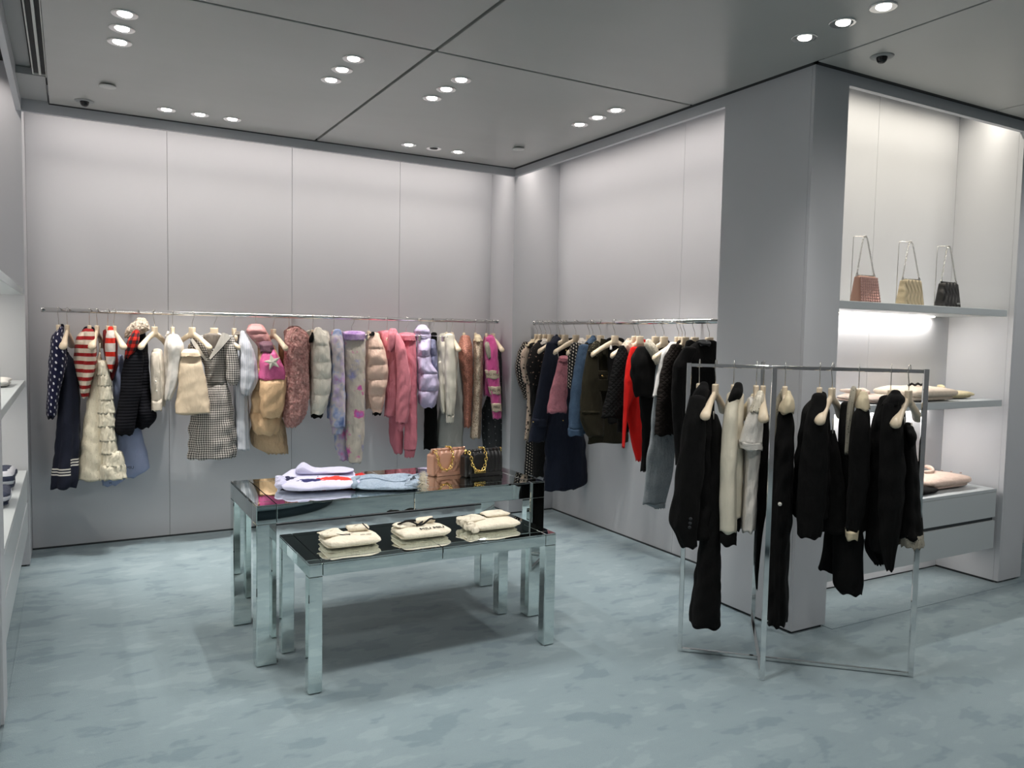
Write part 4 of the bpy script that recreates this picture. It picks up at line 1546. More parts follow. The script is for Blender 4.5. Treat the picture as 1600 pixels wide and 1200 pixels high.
garment('C', 75, 'star_puffer_jacket', 'jacket', 'beige and magenta puffer jacket with cream star and rose hood', 'star puffer jacket', [
    ('body', m['beigepuff'], [(300, 85, 180), (420, 80, 236), (520, 62, 250), (600, 45, 245), (700, 42, 230), (790, 52, 206), (818, 80, 192)], 0.13, 0.03, {'puff': 4, 'folds': (5, 0.05)}),
    ('hood', m['rosepuff'], [(184, 30, 118), (215, 16, 140), (250, 38, 152), (290, 72, 170), (320, 95, 178)], 0.08, 0.0, {'puff': 3, 'folds': (5, 0.05)}),
    ('shoulder_band', m['mauve'], [(285, 92, 172), (312, 98, 184), (338, 100, 186)], 0.075, -0.06, {'folds': (4, 0.05)}),
    ('sleeve_upper', m['magentapuff'], [(322, 128, 182), (360, 104, 206), (420, 95, 236), (498, 90, 253)], 0.075, -0.085, {'puff': 1, 'folds': (4, 0.04)}),
    ('sleeve_lower', m['beigepuff'], [(478, 98, 256), (540, 92, 257), (600, 96, 246), (680, 100, 238), (722, 112, 215)], 0.08, -0.085, {'puff': 1, 'folds': (5, 0.06)})], 95,
    extra=lambda r, pt, made: star_part(r, pt, 172, 396, 0.062, -0.172, m['star']))
garment('C', 176, 'pleated_beige_dress', 'dress', 'beige pleated slip dress seen below the star jacket', 'beige pleated dress', [
    ('skirt', m['beigepleat'], [(700, 60, 222), (760, 48, 242), (830, 44, 252), (885, 46, 257), (932, 150, 261)], 0.05, 0.03, {'folds': (14, 0.09)}),
    ('bodice', m['browntop'], [(262, 205, 222), (320, 206, 240), (430, 214, 246), (560, 190, 248), (720, 120, 240)], 0.05, 0.06, SF)], 62)
garment('C', 268, 'teddy_coat', 'coat', 'dusty pink teddy fleece coat', 'pink teddy coat', [
    ('body', m['pinkfur'], [(198, 268, 332), (214, 240, 362), (250, 246, 386), (320, 260, 390), (420, 280, 386), (520, 290, 380), (600, 290, 376)], 0.12, 0.04, {'fur': 0.010}),
    ('sleeve', m['pinkfur'], [(206, 285, 328), (226, 258, 352), (260, 246, 366), (340, 244, 372), (420, 246, 374), (520, 241, 378), (620, 238, 378), (700, 237, 362), (750, 243, 332), (776, 258, 304)], 0.085, -0.07, {'fur': 0.010})], 88)
garment('C', 408, 'white_puffer', 'jacket', 'ivory puffer jacket with black collar edge and cuff', 'ivory puffer jacket', [
    ('body', m['whitepuff'], [(218, 368, 500), (280, 378, 512), (400, 380, 505), (520, 388, 508), (610, 388, 480)], 0.11, 0.04, {'puff': 5, 'folds': (4, 0.04)}),
    ('sleeve', m['whitepuff'], [(204, 416, 462), (240, 402, 490), (300, 399, 503), (380, 398, 513), (470, 398, 516), (560, 395, 511), (640, 392, 494), (700, 394, 470)], 0.07, -0.06, {'puff': 5.2, 'folds': (4, 0.04)}),
    ('cuff', m['black'], [(690, 394, 472), (722, 398, 462)], 0.045, -0.055, SF),
    ('collar_edge', m['black'], [(232, 398, 412), (262, 384, 414), (284, 386, 404)], 0.02, -0.10, SF)], 84)
garment('C', 532, 'tie_dye_hoodie', 'hoodie', 'lilac and blue tie dye hoodie', 'tie dye hoodie', [
    ('body', m['tiedye'], [(222, 516, 590), (300, 515, 600), (450, 505, 600), (600, 490, 600), (724, 490, 590)], 0.10, 0.05, SF),
    ('sleeve', m['tiedye'], [(214, 530, 574), (250, 515, 585), (350, 520, 592), (500, 514, 596), (620, 510, 600), (720, 508, 600), (775, 514, 598)], 0.075, -0.06, SF),
    ('cuff', m['tiedye'], [(770, 520, 590), (816, 524, 580)], 0.05, -0.06, {'folds': (10, 0.06)})], 88)
garment('C', 636, 'tie_dye_joggers', 'trousers', 'long tie dye joggers with purple waistband', 'tie dye joggers', [
    ('waistband', m['waistdye'], [(224, 584, 716), (268, 590, 716)], 0.055, -0.04, {'folds': (16, 0.05)}),
    ('front_leg', m['tiepants'], [(262, 592, 716), (350, 594, 716), (500, 598, 713), (650, 600, 711), (800, 600, 709), (900, 602, 702), (986, 622, 690)], 0.055, -0.04, {'folds': (5, 0.05)}),
    ('back_leg', m['tiedye'], [(400, 560, 640), (700, 532, 640), (820, 530, 620), (900, 540, 612), (972, 566, 616)], 0.04, 0.04, {'folds': (5, 0.05)})], 12, kind='clip')
garment('C', 735, 'peach_puffer', 'jacket', 'pale peach puffer jacket with dark cuff', 'pale peach puffer jacket', [
    ('body', m['peachpuff'], [(232, 722, 800), (300, 718, 810), (420, 716, 800), (560, 716, 790), (655, 716, 770), (668, 716, 756)], 0.11, 0.04, {'puff': 5, 'folds': (4, 0.04)}),
    ('sleeve', m['peachpuff'], [(232, 748, 782), (262, 735, 808), (320, 725, 828), (385, 724, 846), (460, 722, 849), (540, 722, 841), (620, 736, 828), (690, 758, 812)], 0.07, -0.05, {'puff': 5.2, 'folds': (4, 0.04)}),
    ('cuff', m['black'], [(648, 756, 822), (706, 758, 808)], 0.05, -0.03, SF),
    ('neck_edge', m['black'], [(230, 748, 772), (240, 738, 770)], 0.03, -0.06, SF)], 84)
garment('D', 93, 'pink_hooded_jacket', 'jacket', 'rose pink hooded jacket on the back rail', 'rose pink hooded jacket', [
    ('body', m['pinkjacket'], [(222, 36, 155), (280, 60, 180), (380, 78, 200), (500, 84, 205), (600, 82, 190), (700, 75, 150), (712, 76, 140)], 0.10, 0.02, {'folds': (5, 0.04)}),
    ('collar', m['pinkjacket'], [(210, 104, 150), (240, 96, 158), (290, 92, 148), (335, 92, 122)], 0.04, -0.08, SF),
    ('sleeve', m['pinkjacket'], [(240, 128, 172), (300, 136, 200), (380, 146, 214), (470, 150, 230), (560, 150, 233), (650, 144, 224), (752, 144, 212)], 0.06, -0.09, {'folds': (6, 0.06)}),
    ('cuff', m['pinkpants'], [(748, 150, 204), (800, 154, 184)], 0.04, -0.085, {'folds': (10, 0.05)})], 86)
garment('D', 205, 'pink_joggers', 'trousers', 'rose pink joggers clipped beside the hooded jacket', 'rose pink joggers', [
    ('waistband', m['pinkpants'], [(234, 158, 258), (272, 168, 262)], 0.05, 0.0, {'folds': (14, 0.05)}),
    ('front_leg', m['pinkpants'], [(268, 168, 262), (400, 190, 268), (550, 200, 269), (700, 200, 269), (850, 192, 268), (910, 190, 262)], 0.05, 0.0, {'folds': (6, 0.07)}),
    ('cuff', m['pinkpants'], [(905, 194, 262), (953, 196, 250)], 0.04, 0.0, {'folds': (10, 0.05)}),
    ('back_leg', m['pinkpants'], [(500, 120, 200), (700, 104, 190), (850, 105, 188), (932, 138, 184)], 0.05, 0.06, {'folds': (6, 0.06)})], 15, kind='clip')
garment('D', 288, 'lilac_puffer_vest', 'vest', 'shiny lilac puffer vest', 'shiny lilac puffer vest', [
    ('body', m['lilac'], [(262, 266, 352), (330, 266, 346), (400, 268, 352), (450, 270, 388), (520, 272, 396), (590, 272, 392), (640, 276, 380), (660, 300, 366)], 0.12, -0.02, {'puff': 4, 'folds': (5, 0.05)}),
    ('collar', m['lilac'], [(188, 268, 328), (215, 250, 346), (250, 258, 350), (275, 266, 346)], 0.07, 0.0, {'puff': 2, 'folds': (4, 0.05)}),
    ('back_panel', m['lilacin'], [(272, 330, 378), (350, 334, 386), (430, 345, 392), (540, 360, 396)], 0.06, 0.05, {'puff': 3, 'folds': (4, 0.05)})], 80)
garment('D', 360, 'black_trousers', 'trousers', 'black trousers clipped behind the lilac vest', 'black trousers behind the lilac vest', [
    ('waistband', m['black'], [(232, 350, 386), (268, 350, 386)], 0.03, 0.06, SF),
    ('leg', m['black'], [(262, 345, 386), (500, 330, 386), (660, 312, 386), (800, 308, 386), (905, 305, 386)], 0.05, 0.07, SF)], 40, kind='clip')
garment('D', 443, 'off_white_blouse', 'blouse', 'off white blouse with gathered cuffs', 'off white blouse', [
    ('body', m['offwhite'], [(236, 402, 486), (290, 390, 500), (420, 392, 505), (560, 400, 500), (640, 405, 480)], 0.10, 0.03, {'folds': (6, 0.06)}),
    ('sleeve', m['offwhite'], [(240, 432, 484), (330, 433, 500), (450, 431, 503), (560, 433, 500), (640, 436, 494), (708, 440, 484)], 0.06, -0.07, {'folds': (7, 0.07)}),
    ('cuff', m['offwhite'], [(704, 437, 490), (750, 440, 482)], 0.045, -0.07, {'folds': (12, 0.05)}),
    ('back_sleeve', m['offwhite'], [(400, 392, 420), (600, 394, 432), (650, 402, 434), (694, 414, 436)], 0.04, -0.03, {'folds': (7, 0.07)})], 86)
garment('D', 473, 'pale_trousers', 'trousers', 'pale grey wide trousers beside the off white blouse', 'pale grey wide trousers', [
    ('body', m['paleg'], [(340, 496, 516), (440, 470, 530), (600, 420, 538), (760, 388, 537), (895, 384, 532)], 0.05, 0.04, {'folds': (7, 0.09)})], 72)
garment('D', 545, 'rose_sequin_dress', 'dress', 'rose sequined dress next to the off white blouse', 'rose sequined dress', [
    ('body', m['rosesq'], [(248, 524, 578), (300, 508, 593), (400, 515, 596), (500, 534, 596), (600, 540, 592), (774, 543, 583)], 0.13, 0.0, {'folds': (5, 0.04)})], 86)
garment('D', 612, 'champagne_sequin_dress', 'dress', 'champagne sequined dress beside the magenta sweater', 'champagne sequined dress', [
    ('yoke', m['creamyoke'], [(244, 606, 642), (275, 598, 656)], 0.10, 0.0, SF),
    ('body', m['champsq'], [(268, 596, 656), (400, 598, 656), (550, 596, 654), (700, 589, 646), (836, 577, 640)], 0.12, -0.01, {'folds': (5, 0.05)})], 86)


def knit_letters(r, pt, made):
    for (x, y, bo, tx) in ((710, 470, 0.0, 'MIU MIU'), (726, 563, 0.0, 'MIU M'), (734, 661, 0.0, 'MIU')):
        X, Z, _ = pt(x, y, -0.15)
        text_part('lettering', tx, 0.030, m['black'], made['sleeve'], (X, -0.163, Z), (math.pi / 2, 0, 0))


garment('D', 676, 'magenta_sweater', 'sweater', 'magenta mohair sweater with cream lettered sleeve bands', 'magenta sweater', [
    ('body', m['magknit'], [(246, 662, 722), (290, 655, 738), (400, 656, 745), (520, 656, 740), (592, 658, 705)], 0.11, 0.03, SF),
    ('sleeve', m['magknit'], [(256, 668, 724), (300, 678, 740), (400, 668, 748), (500, 674, 754), (600, 698, 760), (690, 708, 764), (727, 712, 762)], 0.06, -0.095, SF),
    ('sleeve_band', m['creamband'], [(446, 665, 750), (492, 672, 754)], 0.063, -0.096, {'folds': (4, 0.0), 'topb': 1, 'of': 'sleeve'}),
    ('sleeve_band', m['creamband'], [(540, 684, 758), (584, 694, 760)], 0.063, -0.096, {'folds': (4, 0.0), 'topb': 1, 'of': 'sleeve'}),
    ('sleeve_band', m['creamband'], [(640, 702, 763), (684, 706, 765)], 0.063, -0.096, {'folds': (4, 0.0), 'topb': 1, 'of': 'sleeve'}),
    ('shoulder_band', m['greylace'], [(288, 664, 692), (340, 670, 704), (376, 684, 708)], 0.04, -0.125, {'folds': (4, 0.0)})], 84, extra=knit_letters)
garment('D', 714, 'charcoal_skirt', 'skirt', 'long sheer charcoal skirt with sparkles, last on the back rail', 'long charcoal skirt', [
    ('body', m['charcoal'], [(330, 738, 760), (420, 735, 768), (560, 690, 772), (680, 650, 778), (800, 648, 784), (900, 660, 788), (1000, 690, 790)], 0.06, 0.05, {'folds': (8, 0.08)})], 64)

# ------------------------------------------------------------------ right wall rail
T4 = {'folds': (4, 0.03)}
garment('E', 212, 'dotted_dress', 'dress', 'black pin dot dress, first at the corner end of the right rail', 'black pin dot dress', [
    ('sleeve', m['blkdots'], [(200, 128, 165), (250, 102, 165), (330, 88, 160), (400, 98, 160), (470, 126, 172), (510, 140, 182)], 0.05, 0.0, {'folds': (7, 0.06)}),
    ('body', m['blkdots'], [(210, 150, 230), (480, 160, 240), (740, 150, 245), (925, 137, 245)], 0.03, 0.03, {'folds': (7, 0.06)})], 90)
garment('E', 232, 'cream_floral_blouse', 'blouse', 'cream floral blouse near the corner end of the right rail', 'cream floral blouse', [
    ('yoke', m['creamyoke'], [(186, 172, 196), (214, 140, 178)], 0.03, 0.0, T4),
    ('sleeve', m['creamflor'], [(206, 148, 190), (250, 120, 190), (320, 117, 185), (390, 130, 178), (422, 138, 172)], 0.03, 0.0, {'folds': (6, 0.05)}),
    ('hem_tail', m['creamflor'], [(420, 150, 200), (520, 154, 190), (640, 148, 180), (732, 138, 160)], 0.025, 0.0, T4)], 90)
garment('E', 258, 'black_lace_dress', 'dress', 'long black lace dress between floral blouses', 'long black lace dress', [
    ('yoke', m['creamyoke'], [(186, 202, 226), (214, 176, 205)], 0.03, 0.0, T4),
    ('body', m['blklace'], [(205, 165, 250), (300, 165, 250), (480, 170, 250), (740, 185, 258), (935, 184, 250)], 0.03, 0.0, {'folds': (6, 0.05)})], 90)
garment('E', 285, 'dark_floral_blouse', 'blouse', 'dark floral blouse beside the indigo denim jacket', 'dark floral blouse', [
    ('yoke', m['collarw'], [(182, 232, 262), (205, 212, 262)], 0.03, 0.0, T4),
    ('body', m['darkflor'], [(190, 210, 264), (230, 170, 268), (300, 150, 262), (350, 152, 250), (400, 166, 240), (430, 170, 230)], 0.04, 0.0, {'folds': (6, 0.05)})], 90)
garment('E', 335, 'indigo_denim_jacket', 'jacket', 'dark indigo denim jacket on the right rail', 'dark indigo denim jacket', [
    ('body', m['ddenim'], [(168, 292, 328), (210, 268, 400), (300, 262, 400), (450, 255, 390), (600, 240, 380), (730, 232, 300)], 0.045, 0.02, T4),
    ('collar', m['ddenim'], [(160, 308, 326), (185, 288, 352), (205, 272, 340)], 0.04, -0.03, T4),
    ('sleeve', m['ddenim'], [(200, 262, 330), (300, 240, 325), (400, 222, 318), (500, 204, 300), (615, 184, 268), (742, 160, 245)], 0.035, -0.05, T4),
    ('cuff', m['ddenim'], [(612, 180, 266), (656, 178, 264)], 0.042, -0.05, T4)], 90,
    extra=lambda r, pt, made: buttons(r, pt, ((188, 633),), -0.095, GOLD, 0.006))
garment('E', 425, 'pink_tweed_skirt', 'skirt', 'short pink tweed skirt', 'short pink tweed skirt', [
    ('body', m['pinktweed'], [(296, 326, 382), (350, 312, 382), (450, 284, 378), (540, 268, 372), (582, 265, 368)], 0.03, -0.02, T4),
    ('waistband', m['pinktweed'], [(277, 328, 384), (300, 325, 384)], 0.032, -0.02, T4),
    ('tube', m['collarw'], [(320, 236), (328, 278)], 0.003, -0.02, {'n': 'strap'})], 90)
garment('E', 365, 'black_mini_skirt', 'skirt', 'black mini skirt just behind the pink tweed skirt', None, [
    ('body', m['black'], [(300, 360, 410), (450, 345, 404), (575, 318, 400), (588, 330, 400)], 0.03, 0.03, T4)], 90)
garment('E', 365, 'indigo_denim_skirt', 'skirt', 'long dark indigo denim skirt on the right rail', 'long dark denim skirt', [
    ('body', m['ddenim'], [(400, 330, 420), (560, 280, 440), (700, 256, 470), (850, 250, 476), (985, 245, 478), (1008, 246, 420)], 0.05, 0.02, {'folds': (7, 0.07)}),
    ('top', m['black'], [(180, 370, 440), (260, 350, 440), (420, 340, 440)], 0.03, 0.02, T4)], 90,
    extra=lambda r, pt, made: buttons(r, pt, ((369, 238), (352, 625)), -0.04, GOLD, 0.006))
garment('E', 500, 'dotted_blouse', 'blouse', 'black and white dotted top before the blue denim jacket', 'black and white dotted top', [
    ('collar', m['collarw'], [(180, 440, 470), (205, 430, 486)], 0.03, 0.0, T4),
    ('sleeve', m['blkdots'], [(205, 396, 442), (250, 382, 440), (350, 378, 425), (445, 374, 402)], 0.035, -0.02, T4)], 90)
garment('E', 518, 'blue_denim_jacket', 'jacket', 'mid blue denim jacket on the right rail', 'mid blue denim jacket', [
    ('body', m['mdenim'], [(178, 490, 540), (240, 450, 545), (400, 440, 540), (600, 430, 520), (700, 430, 480)], 0.04, 0.02, T4),
    ('collar', m['mdenim'], [(166, 504, 532), (200, 472, 535)], 0.035, -0.02, T4),
    ('sleeve', m['mdenim'], [(215, 440, 500), (300, 420, 490), (420, 400, 478), (550, 388, 466), (672, 382, 462)], 0.035, -0.04, T4),
    ('cuff', m['mdenim'], [(668, 379, 466), (708, 381, 462)], 0.040, -0.04, T4)], 90)


def olive_extra(r, pt, made):
    for y0, y1 in ((350, 372), (398, 462)):
        X0, Z0, _ = pt(536, y0, -0.06)
        X1, Z1, _ = pt(612, y1, -0.06)
        box('pocket', (X0, -0.072, Z1), (X1, -0.05, Z0), m['olive'], r, 0.004, 1)
    buttons(r, pt, ((570, 380),), -0.072, GOLD, 0.008)
    for pts in ([(560, 172), (602, 180), (608, 250), (575, 262), (556, 215)], [(602, 200), (632, 262), (622, 300), (588, 268)]):
        V = []
        for d_ in (-0.075, -0.055):
            for (x, y) in pts:
                X, Z, _ = pt(x, y, d_)
                V.append((X, d_, Z))
        n = len(pts)
        mesh_obj('lapel', (V, [tuple(range(n)), tuple(range(2 * n - 1, n - 1, -1))] + [(k, (k + 1) % n, n + (k + 1) % n, n + k) for k in range(n)]), m['olive'], r)


garment('E', 562, 'olive_field_jacket', 'jacket', 'dark olive field jacket with jewelled shoulder', 'dark olive field jacket', [
    ('body', m['olive'], [(190, 552, 640), (260, 540, 660), (400, 545, 700), (600, 500, 722), (690, 484, 726), (746, 490, 732)], 0.045, 0.0, T4),
    ('sleeve', m['olive'], [(215, 492, 548), (300, 474, 548), (420, 455, 556), (600, 444, 574), (690, 474, 578), (712, 486, 574)], 0.035, -0.045, T4),
    ('sleeve_seam', m['olive'], [(570, 445, 562), (582, 445, 564)], 0.040, -0.046, T4),
    ('shoulder_trim', m['olivelace'], [(195, 524, 552), (225, 494, 556), (262, 486, 550), (275, 510, 540)], 0.028, -0.06, {'folds': (11, 0.08)})], 90, extra=olive_extra)
garment('E', 640, 'dark_pullover', 'pullover', 'dark top with little white label on the right rail', 'dark top with white label', [
    ('body', m['black'], [(178, 592, 690), (240, 600, 700), (400, 600, 700), (640, 600, 700)], 0.03, 0.02, T4),
    ('label_tag', m['white'], [(222, 610, 622), (232, 610, 622)], 0.004, -0.03, T4)], 90)
garment('E', 752, 'black_quilted_coat', 'coat', 'black quilted coat with cream collar on the right rail', 'black quilted coat', [
    ('collar', m['whitefur'], [(182, 700, 732), (215, 668, 736), (262, 700, 722)], 0.035, -0.02, T4),
    ('sleeve', m['blkquilt2'], [(222, 660, 706), (300, 630, 712), (400, 610, 706), (500, 590, 700), (608, 564, 676)], 0.04, -0.03, T4),
    ('body', m['blkquilt2'], [(230, 670, 716), (400, 660, 716), (600, 650, 716), (690, 650, 716)], 0.035, 0.03, T4)], 90)
garment('E', 778, 'red_sweater', 'sweater', 'scarlet red sweater on the right rail', 'scarlet red sweater', [
    ('body', m['red'], [(188, 766, 812), (230, 720, 810), (300, 704, 800), (400, 700, 800), (500, 700, 798), (620, 705, 796), (750, 730, 792), (848, 754, 780)], 0.035, 0.02, T4),
    ('sleeve', m['red'], [(230, 722, 770), (300, 703, 758), (400, 690, 752), (490, 688, 746), (560, 685, 712), (680, 680, 700), (775, 677, 692)], 0.03, -0.03, T4)], 90)
garment('E', 865, 'lace_collar_dress', 'dress', 'black dress with white lace collar on the right rail', 'black dress with lace collar', [
    ('sleeve', m['black'], [(228, 755, 830), (280, 728, 850), (350, 724, 862), (430, 735, 862), (492, 752, 860)], 0.045, -0.02, T4),
    ('body', m['black'], [(230, 770, 880), (480, 770, 870), (700, 790, 860), (840, 786, 830), (904, 778, 808)], 0.03, 0.03, T4),
    ('lace_collar', m['lace'], [(188, 808, 842), (215, 800, 870), (250, 828, 884), (290, 848, 888), (316, 862, 884)], 0.03, -0.075, {'folds': (9, 0.10)})], 90)
garment('E', 912, 'dark_tank', 'shirt', 'thin dark top beside the lace collar', 'thin dark top', [
    ('body', m['black'], [(190, 880, 940), (300, 880, 940), (500, 870, 930)], 0.025, 0.02, T4)], 90)
garment('E', 992, 'white_tee', 'shirt', 'white long shirt half hidden by the brown quilted coat', 'white long shirt', [
    ('sleeve', m['white'], [(205, 935, 985), (250, 892, 960), (330, 876, 925), (420, 860, 905), (494, 846, 882)], 0.03, -0.02, T4),
    ('body', m['white'], [(215, 935, 1010), (450, 900, 990), (700, 890, 990), (832, 894, 986)], 0.03, 0.02, T4)], 90)
garment('E', 1012, 'grey_jeans', 'jeans', 'acid washed grey jeans with raw hem', 'acid washed grey jeans', [
    ('front_leg', m['gdenim'], [(320, 866, 990), (500, 850, 985), (650, 838, 978), (800, 818, 968), (950, 806, 948), (1080, 793, 916)], 0.03, 0.035, {'folds': (5, 0.04)}),
    ('raw_hem', m['gdenim'], [(1076, 793, 916), (1108, 860, 914)], 0.03, 0.035, {'folds': (13, 0.06)})], 90)
garment('E', 1028, 'brown_quilted_coat', 'coat', 'dark brown diamond quilted coat', 'dark brown quilted coat', [
    ('body', m['brquilt'], [(192, 980, 1055), (260, 950, 1065), (400, 940, 1060), (600, 940, 1050), (700, 940, 1040)], 0.035, 0.02, T4),
    ('sleeve', m['brquilt'], [(215, 944, 1010), (280, 908, 985), (400, 884, 975), (520, 868, 968), (640, 860, 955), (706, 858, 948)], 0.04, -0.02, T4)], 90)
garment('E', 1162, 'black_sweater', 'sweater', 'large black sweater on the right rail next to the pillar', 'large black sweater', [
    ('body', m['black'], [(192, 1085, 1200), (240, 1020, 1212), (320, 970, 1215), (450, 962, 1210), (650, 962, 1210), (830, 985, 1200)], 0.05, 0.0, T4),
    ('neckband', m['charcoal'], [(196, 1096, 1170), (212, 1104, 1164)], 0.03, -0.02, T4),
    ('sleeve', m['black'], [(230, 1010, 1090), (320, 958, 1050), (500, 950, 1020), (700, 962, 1010), (872, 974, 996)], 0.04, -0.05, T4)], 90)
garment('E', 1082, 'black_cardigan', 'cardigan', 'black cardigan between the quilted coat and the large black sweater', 'black cardigan', [
    ('body', m['black'], [(192, 1030, 1100), (300, 1000, 1110), (600, 1000, 1100), (800, 1000, 1090)], 0.03, 0.0, T4)], 90)

# ------------------------------------------------------------------ free-standing rack
KF = {'folds': (5, 0.05)}
garment('F', 165, 'black_coat', 'coat', 'long black tailored coat at the left end of the chrome rack', 'black tailored coat', [
    ('body', m['black'], [(185, 150, 206), (250, 112, 222), (400, 96, 240), (600, 80, 246), (720, 60, 246), (760, 70, 244)], 0.15, 0.03, KF),
    ('sleeve', m['black'], [(215, 124, 190), (300, 100, 190), (420, 84, 190), (560, 64, 180), (660, 50, 166), (730, 38, 158), (756, 60, 156), (815, 84, 156)], 0.07, -0.11, KF),
    ('collar', m['black'], [(160, 164, 200), (190, 140, 204), (240, 118, 190)], 0.06, -0.04, KF)], 95,
    extra=lambda r, pt, made: buttons(r, pt, ((128, 706), (126, 724), (124, 741)), -0.185, m['charcoal'], 0.008))
garment('F', 232, 'black_slip_dress', 'dress', 'long narrow black dress reaching nearly to the floor at the rack left end', 'long narrow black dress', [
    ('body', m['black'], [(290, 205, 240), (330, 200, 256), (450, 196, 256), (650, 182, 252), (800, 165, 250), (950, 144, 252), (1060, 130, 252), (1126, 124, 250)], 0.11, -0.02, KF),
    ('tube', m['black'], [(210, 262), (212, 290)], 0.004, -0.08, {'n': 'strap'}),
    ('tube', m['collarw'], [(222, 268), (222, 300)], 0.002, -0.08, {'n': 'loop'})], 103)
garment('F', 306, 'cream_cardigan', 'cardigan', 'cream cardigan with black collar and cuffs on the rack', 'cream cardigan', [
    ('body', m['creamknit'], [(200, 275, 345), (300, 262, 346), (500, 262, 346), (690, 265, 336)], 0.11, 0.03, T4),
    ('body_hem', m['black'], [(690, 268, 336), (742, 300, 332)], 0.10, 0.03, T4),
    ('sleeve', m['creamknit'], [(206, 288, 328), (260, 268, 324), (320, 258, 320), (450, 249, 318), (600, 246, 316), (754, 246, 316)], 0.065, -0.08, T4),
    ('cuff', m['black'], [(750, 246, 317), (805, 248, 315)], 0.062, -0.08, T4),
    ('collar', m['black'], [(162, 305, 340), (182, 292, 347), (210, 282, 338), (240, 274, 302), (268, 268, 286)], 0.075, -0.05, T4)], 92)
garment('F', 398, 'white_tshirt', 'shirt', 'white short sleeved blouse with lace yoke on the rack', 'white short sleeved blouse', [
    ('body', m['blouse'], [(220, 360, 420), (400, 346, 416), (560, 344, 402), (680, 334, 396), (746, 331, 390)], 0.10, 0.02, {'folds': (6, 0.07)}),
    ('sleeve', m['blouse'], [(240, 380, 426), (300, 352, 424), (360, 330, 422), (398, 322, 421)], 0.07, -0.07, {'folds': (6, 0.05)}),
    ('sleeve_band', m['blouse'], [(385, 322, 421), (420, 330, 420)], 0.072, -0.072, T4),
    ('lace_yoke', m['lace'], [(196, 396, 426), (230, 380, 428), (268, 366, 426)], 0.072, -0.06, {'folds': (8, 0.05)}),
    ('back_yoke', m['creamyoke'], [(208, 372, 392), (250, 340, 384), (300, 334, 370)], 0.06, 0.08, T4)], 86)
garment('F', 427, 'black_halter_dress', 'dress', 'black dress partly hidden behind the rack centre post', 'black dress behind the centre post', [
    ('body', m['black'], [(288, 420, 448), (450, 404, 448), (640, 400, 442), (780, 392, 420), (920, 388, 406), (985, 394, 402)], 0.08, 0.08, KF)], 88)
garment('F', 516, 'black_long_dress', 'dress', 'long black dress with cream yoke right of the rack centre post', 'long black dress with cream yoke', [
    ('yoke', m['creamyoke'], [(196, 516, 538), (215, 508, 550), (250, 484, 552), (272, 484, 548)], 0.085, -0.02, T4),
    ('side_panel', m['greylace'], [(190, 492, 510), (230, 468, 496), (330, 464, 490), (420, 462, 478)], 0.03, 0.05, T4),
    ('body', m['black'], [(252, 496, 540), (300, 480, 550), (420, 468, 551), (550, 456, 546), (700, 442, 542), (800, 438, 530), (950, 436, 524), (1060, 436, 526), (1116, 437, 520)], 0.13, 0.0, {'folds': (8, 0.07)})], 90,
    extra=lambda r, pt, made: buttons(r, pt, ((492, 646),), -0.14, m['pearl'], 0.009))
garment('G', 177, 'black_bomber', 'jacket', 'short black jacket in the middle of the rack right half', 'short black jacket', [
    ('body', m['black'], [(220, 160, 206), (280, 96, 218), (420, 76, 224), (560, 60, 228), (700, 50, 226), (752, 50, 222)], 0.14, 0.03, KF),
    ('sleeve', m['black'], [(225, 140, 204), (320, 110, 210), (480, 86, 212), (640, 72, 204), (780, 70, 190), (848, 76, 176)], 0.08, -0.09, KF)], 92)
garment('G', 233, 'black_wide_trousers', 'trousers', 'black flared trousers below the short jacket', 'black flared trousers', [
    ('body', m['black'], [(390, 218, 244), (450, 208, 262), (600, 200, 290), (760, 196, 300), (822, 182, 300)], 0.10, 0.02, KF),
    ('front_leg', m['black'], [(700, 230, 368), (850, 232, 368), (1000, 230, 368), (1070, 228, 365), (1104, 262, 362)], 0.05, 0.0, KF),
    ('back_leg', m['black'], [(760, 205, 300), (900, 190, 300), (1002, 168, 290)], 0.05, 0.08, KF),
    ('tube', m['collarw'], [(232, 325), (232, 392)], 0.003, -0.04, {'n': 'strap'})], 104)
garment('G', 352, 'black_lace_blouse', 'blouse', 'black blouse with pale lace front and cream cuff', 'black blouse with lace front', [
    ('yoke', m['creamyoke'], [(218, 348, 390), (250, 335, 396), (282, 334, 398)], 0.085, -0.03, T4),
    ('lace_front', m['greylace'], [(195, 312, 338), (260, 298, 332), (360, 288, 318), (480, 284, 304)], 0.05, -0.03, {'folds': (9, 0.08)}),
    ('body', m['black'], [(265, 266, 312), (400, 254, 400), (560, 262, 400), (700, 280, 396), (815, 285, 390)], 0.11, 0.04, KF),
    ('sleeve', m['black'], [(266, 350, 388), (300, 322, 398), (400, 306, 402), (600, 300, 396), (740, 290, 372), (820, 286, 352)], 0.075, -0.07, KF),
    ('cuff', m['creamyoke'], [(815, 286, 350), (856, 288, 347)], 0.07, -0.075, T4)], 90)
garment('G', 495, 'black_ruffle_jacket', 'jacket', 'black high necked jacket with ruffled sleeve on the rack', 'black high necked jacket', [
    ('body', m['black'], [(235, 440, 552), (320, 410, 556), (450, 392, 558), (650, 385, 556), (820, 380, 530), (900, 378, 515)], 0.13, 0.03, KF),
    ('collar', m['black'], [(212, 488, 536), (232, 470, 556), (262, 450, 548)], 0.085, -0.03, KF),
    ('sleeve', m['black'], [(262, 456, 536), (400, 442, 548), (560, 436, 556), (720, 436, 548), (880, 440, 524), (996, 468, 504)], 0.08, -0.08, KF),
    ('ruffle', m['black'], [(880, 374, 440), (925, 380, 452), (972, 418, 462)], 0.05, 0.0, {'folds': (11, 0.12)})], 90)
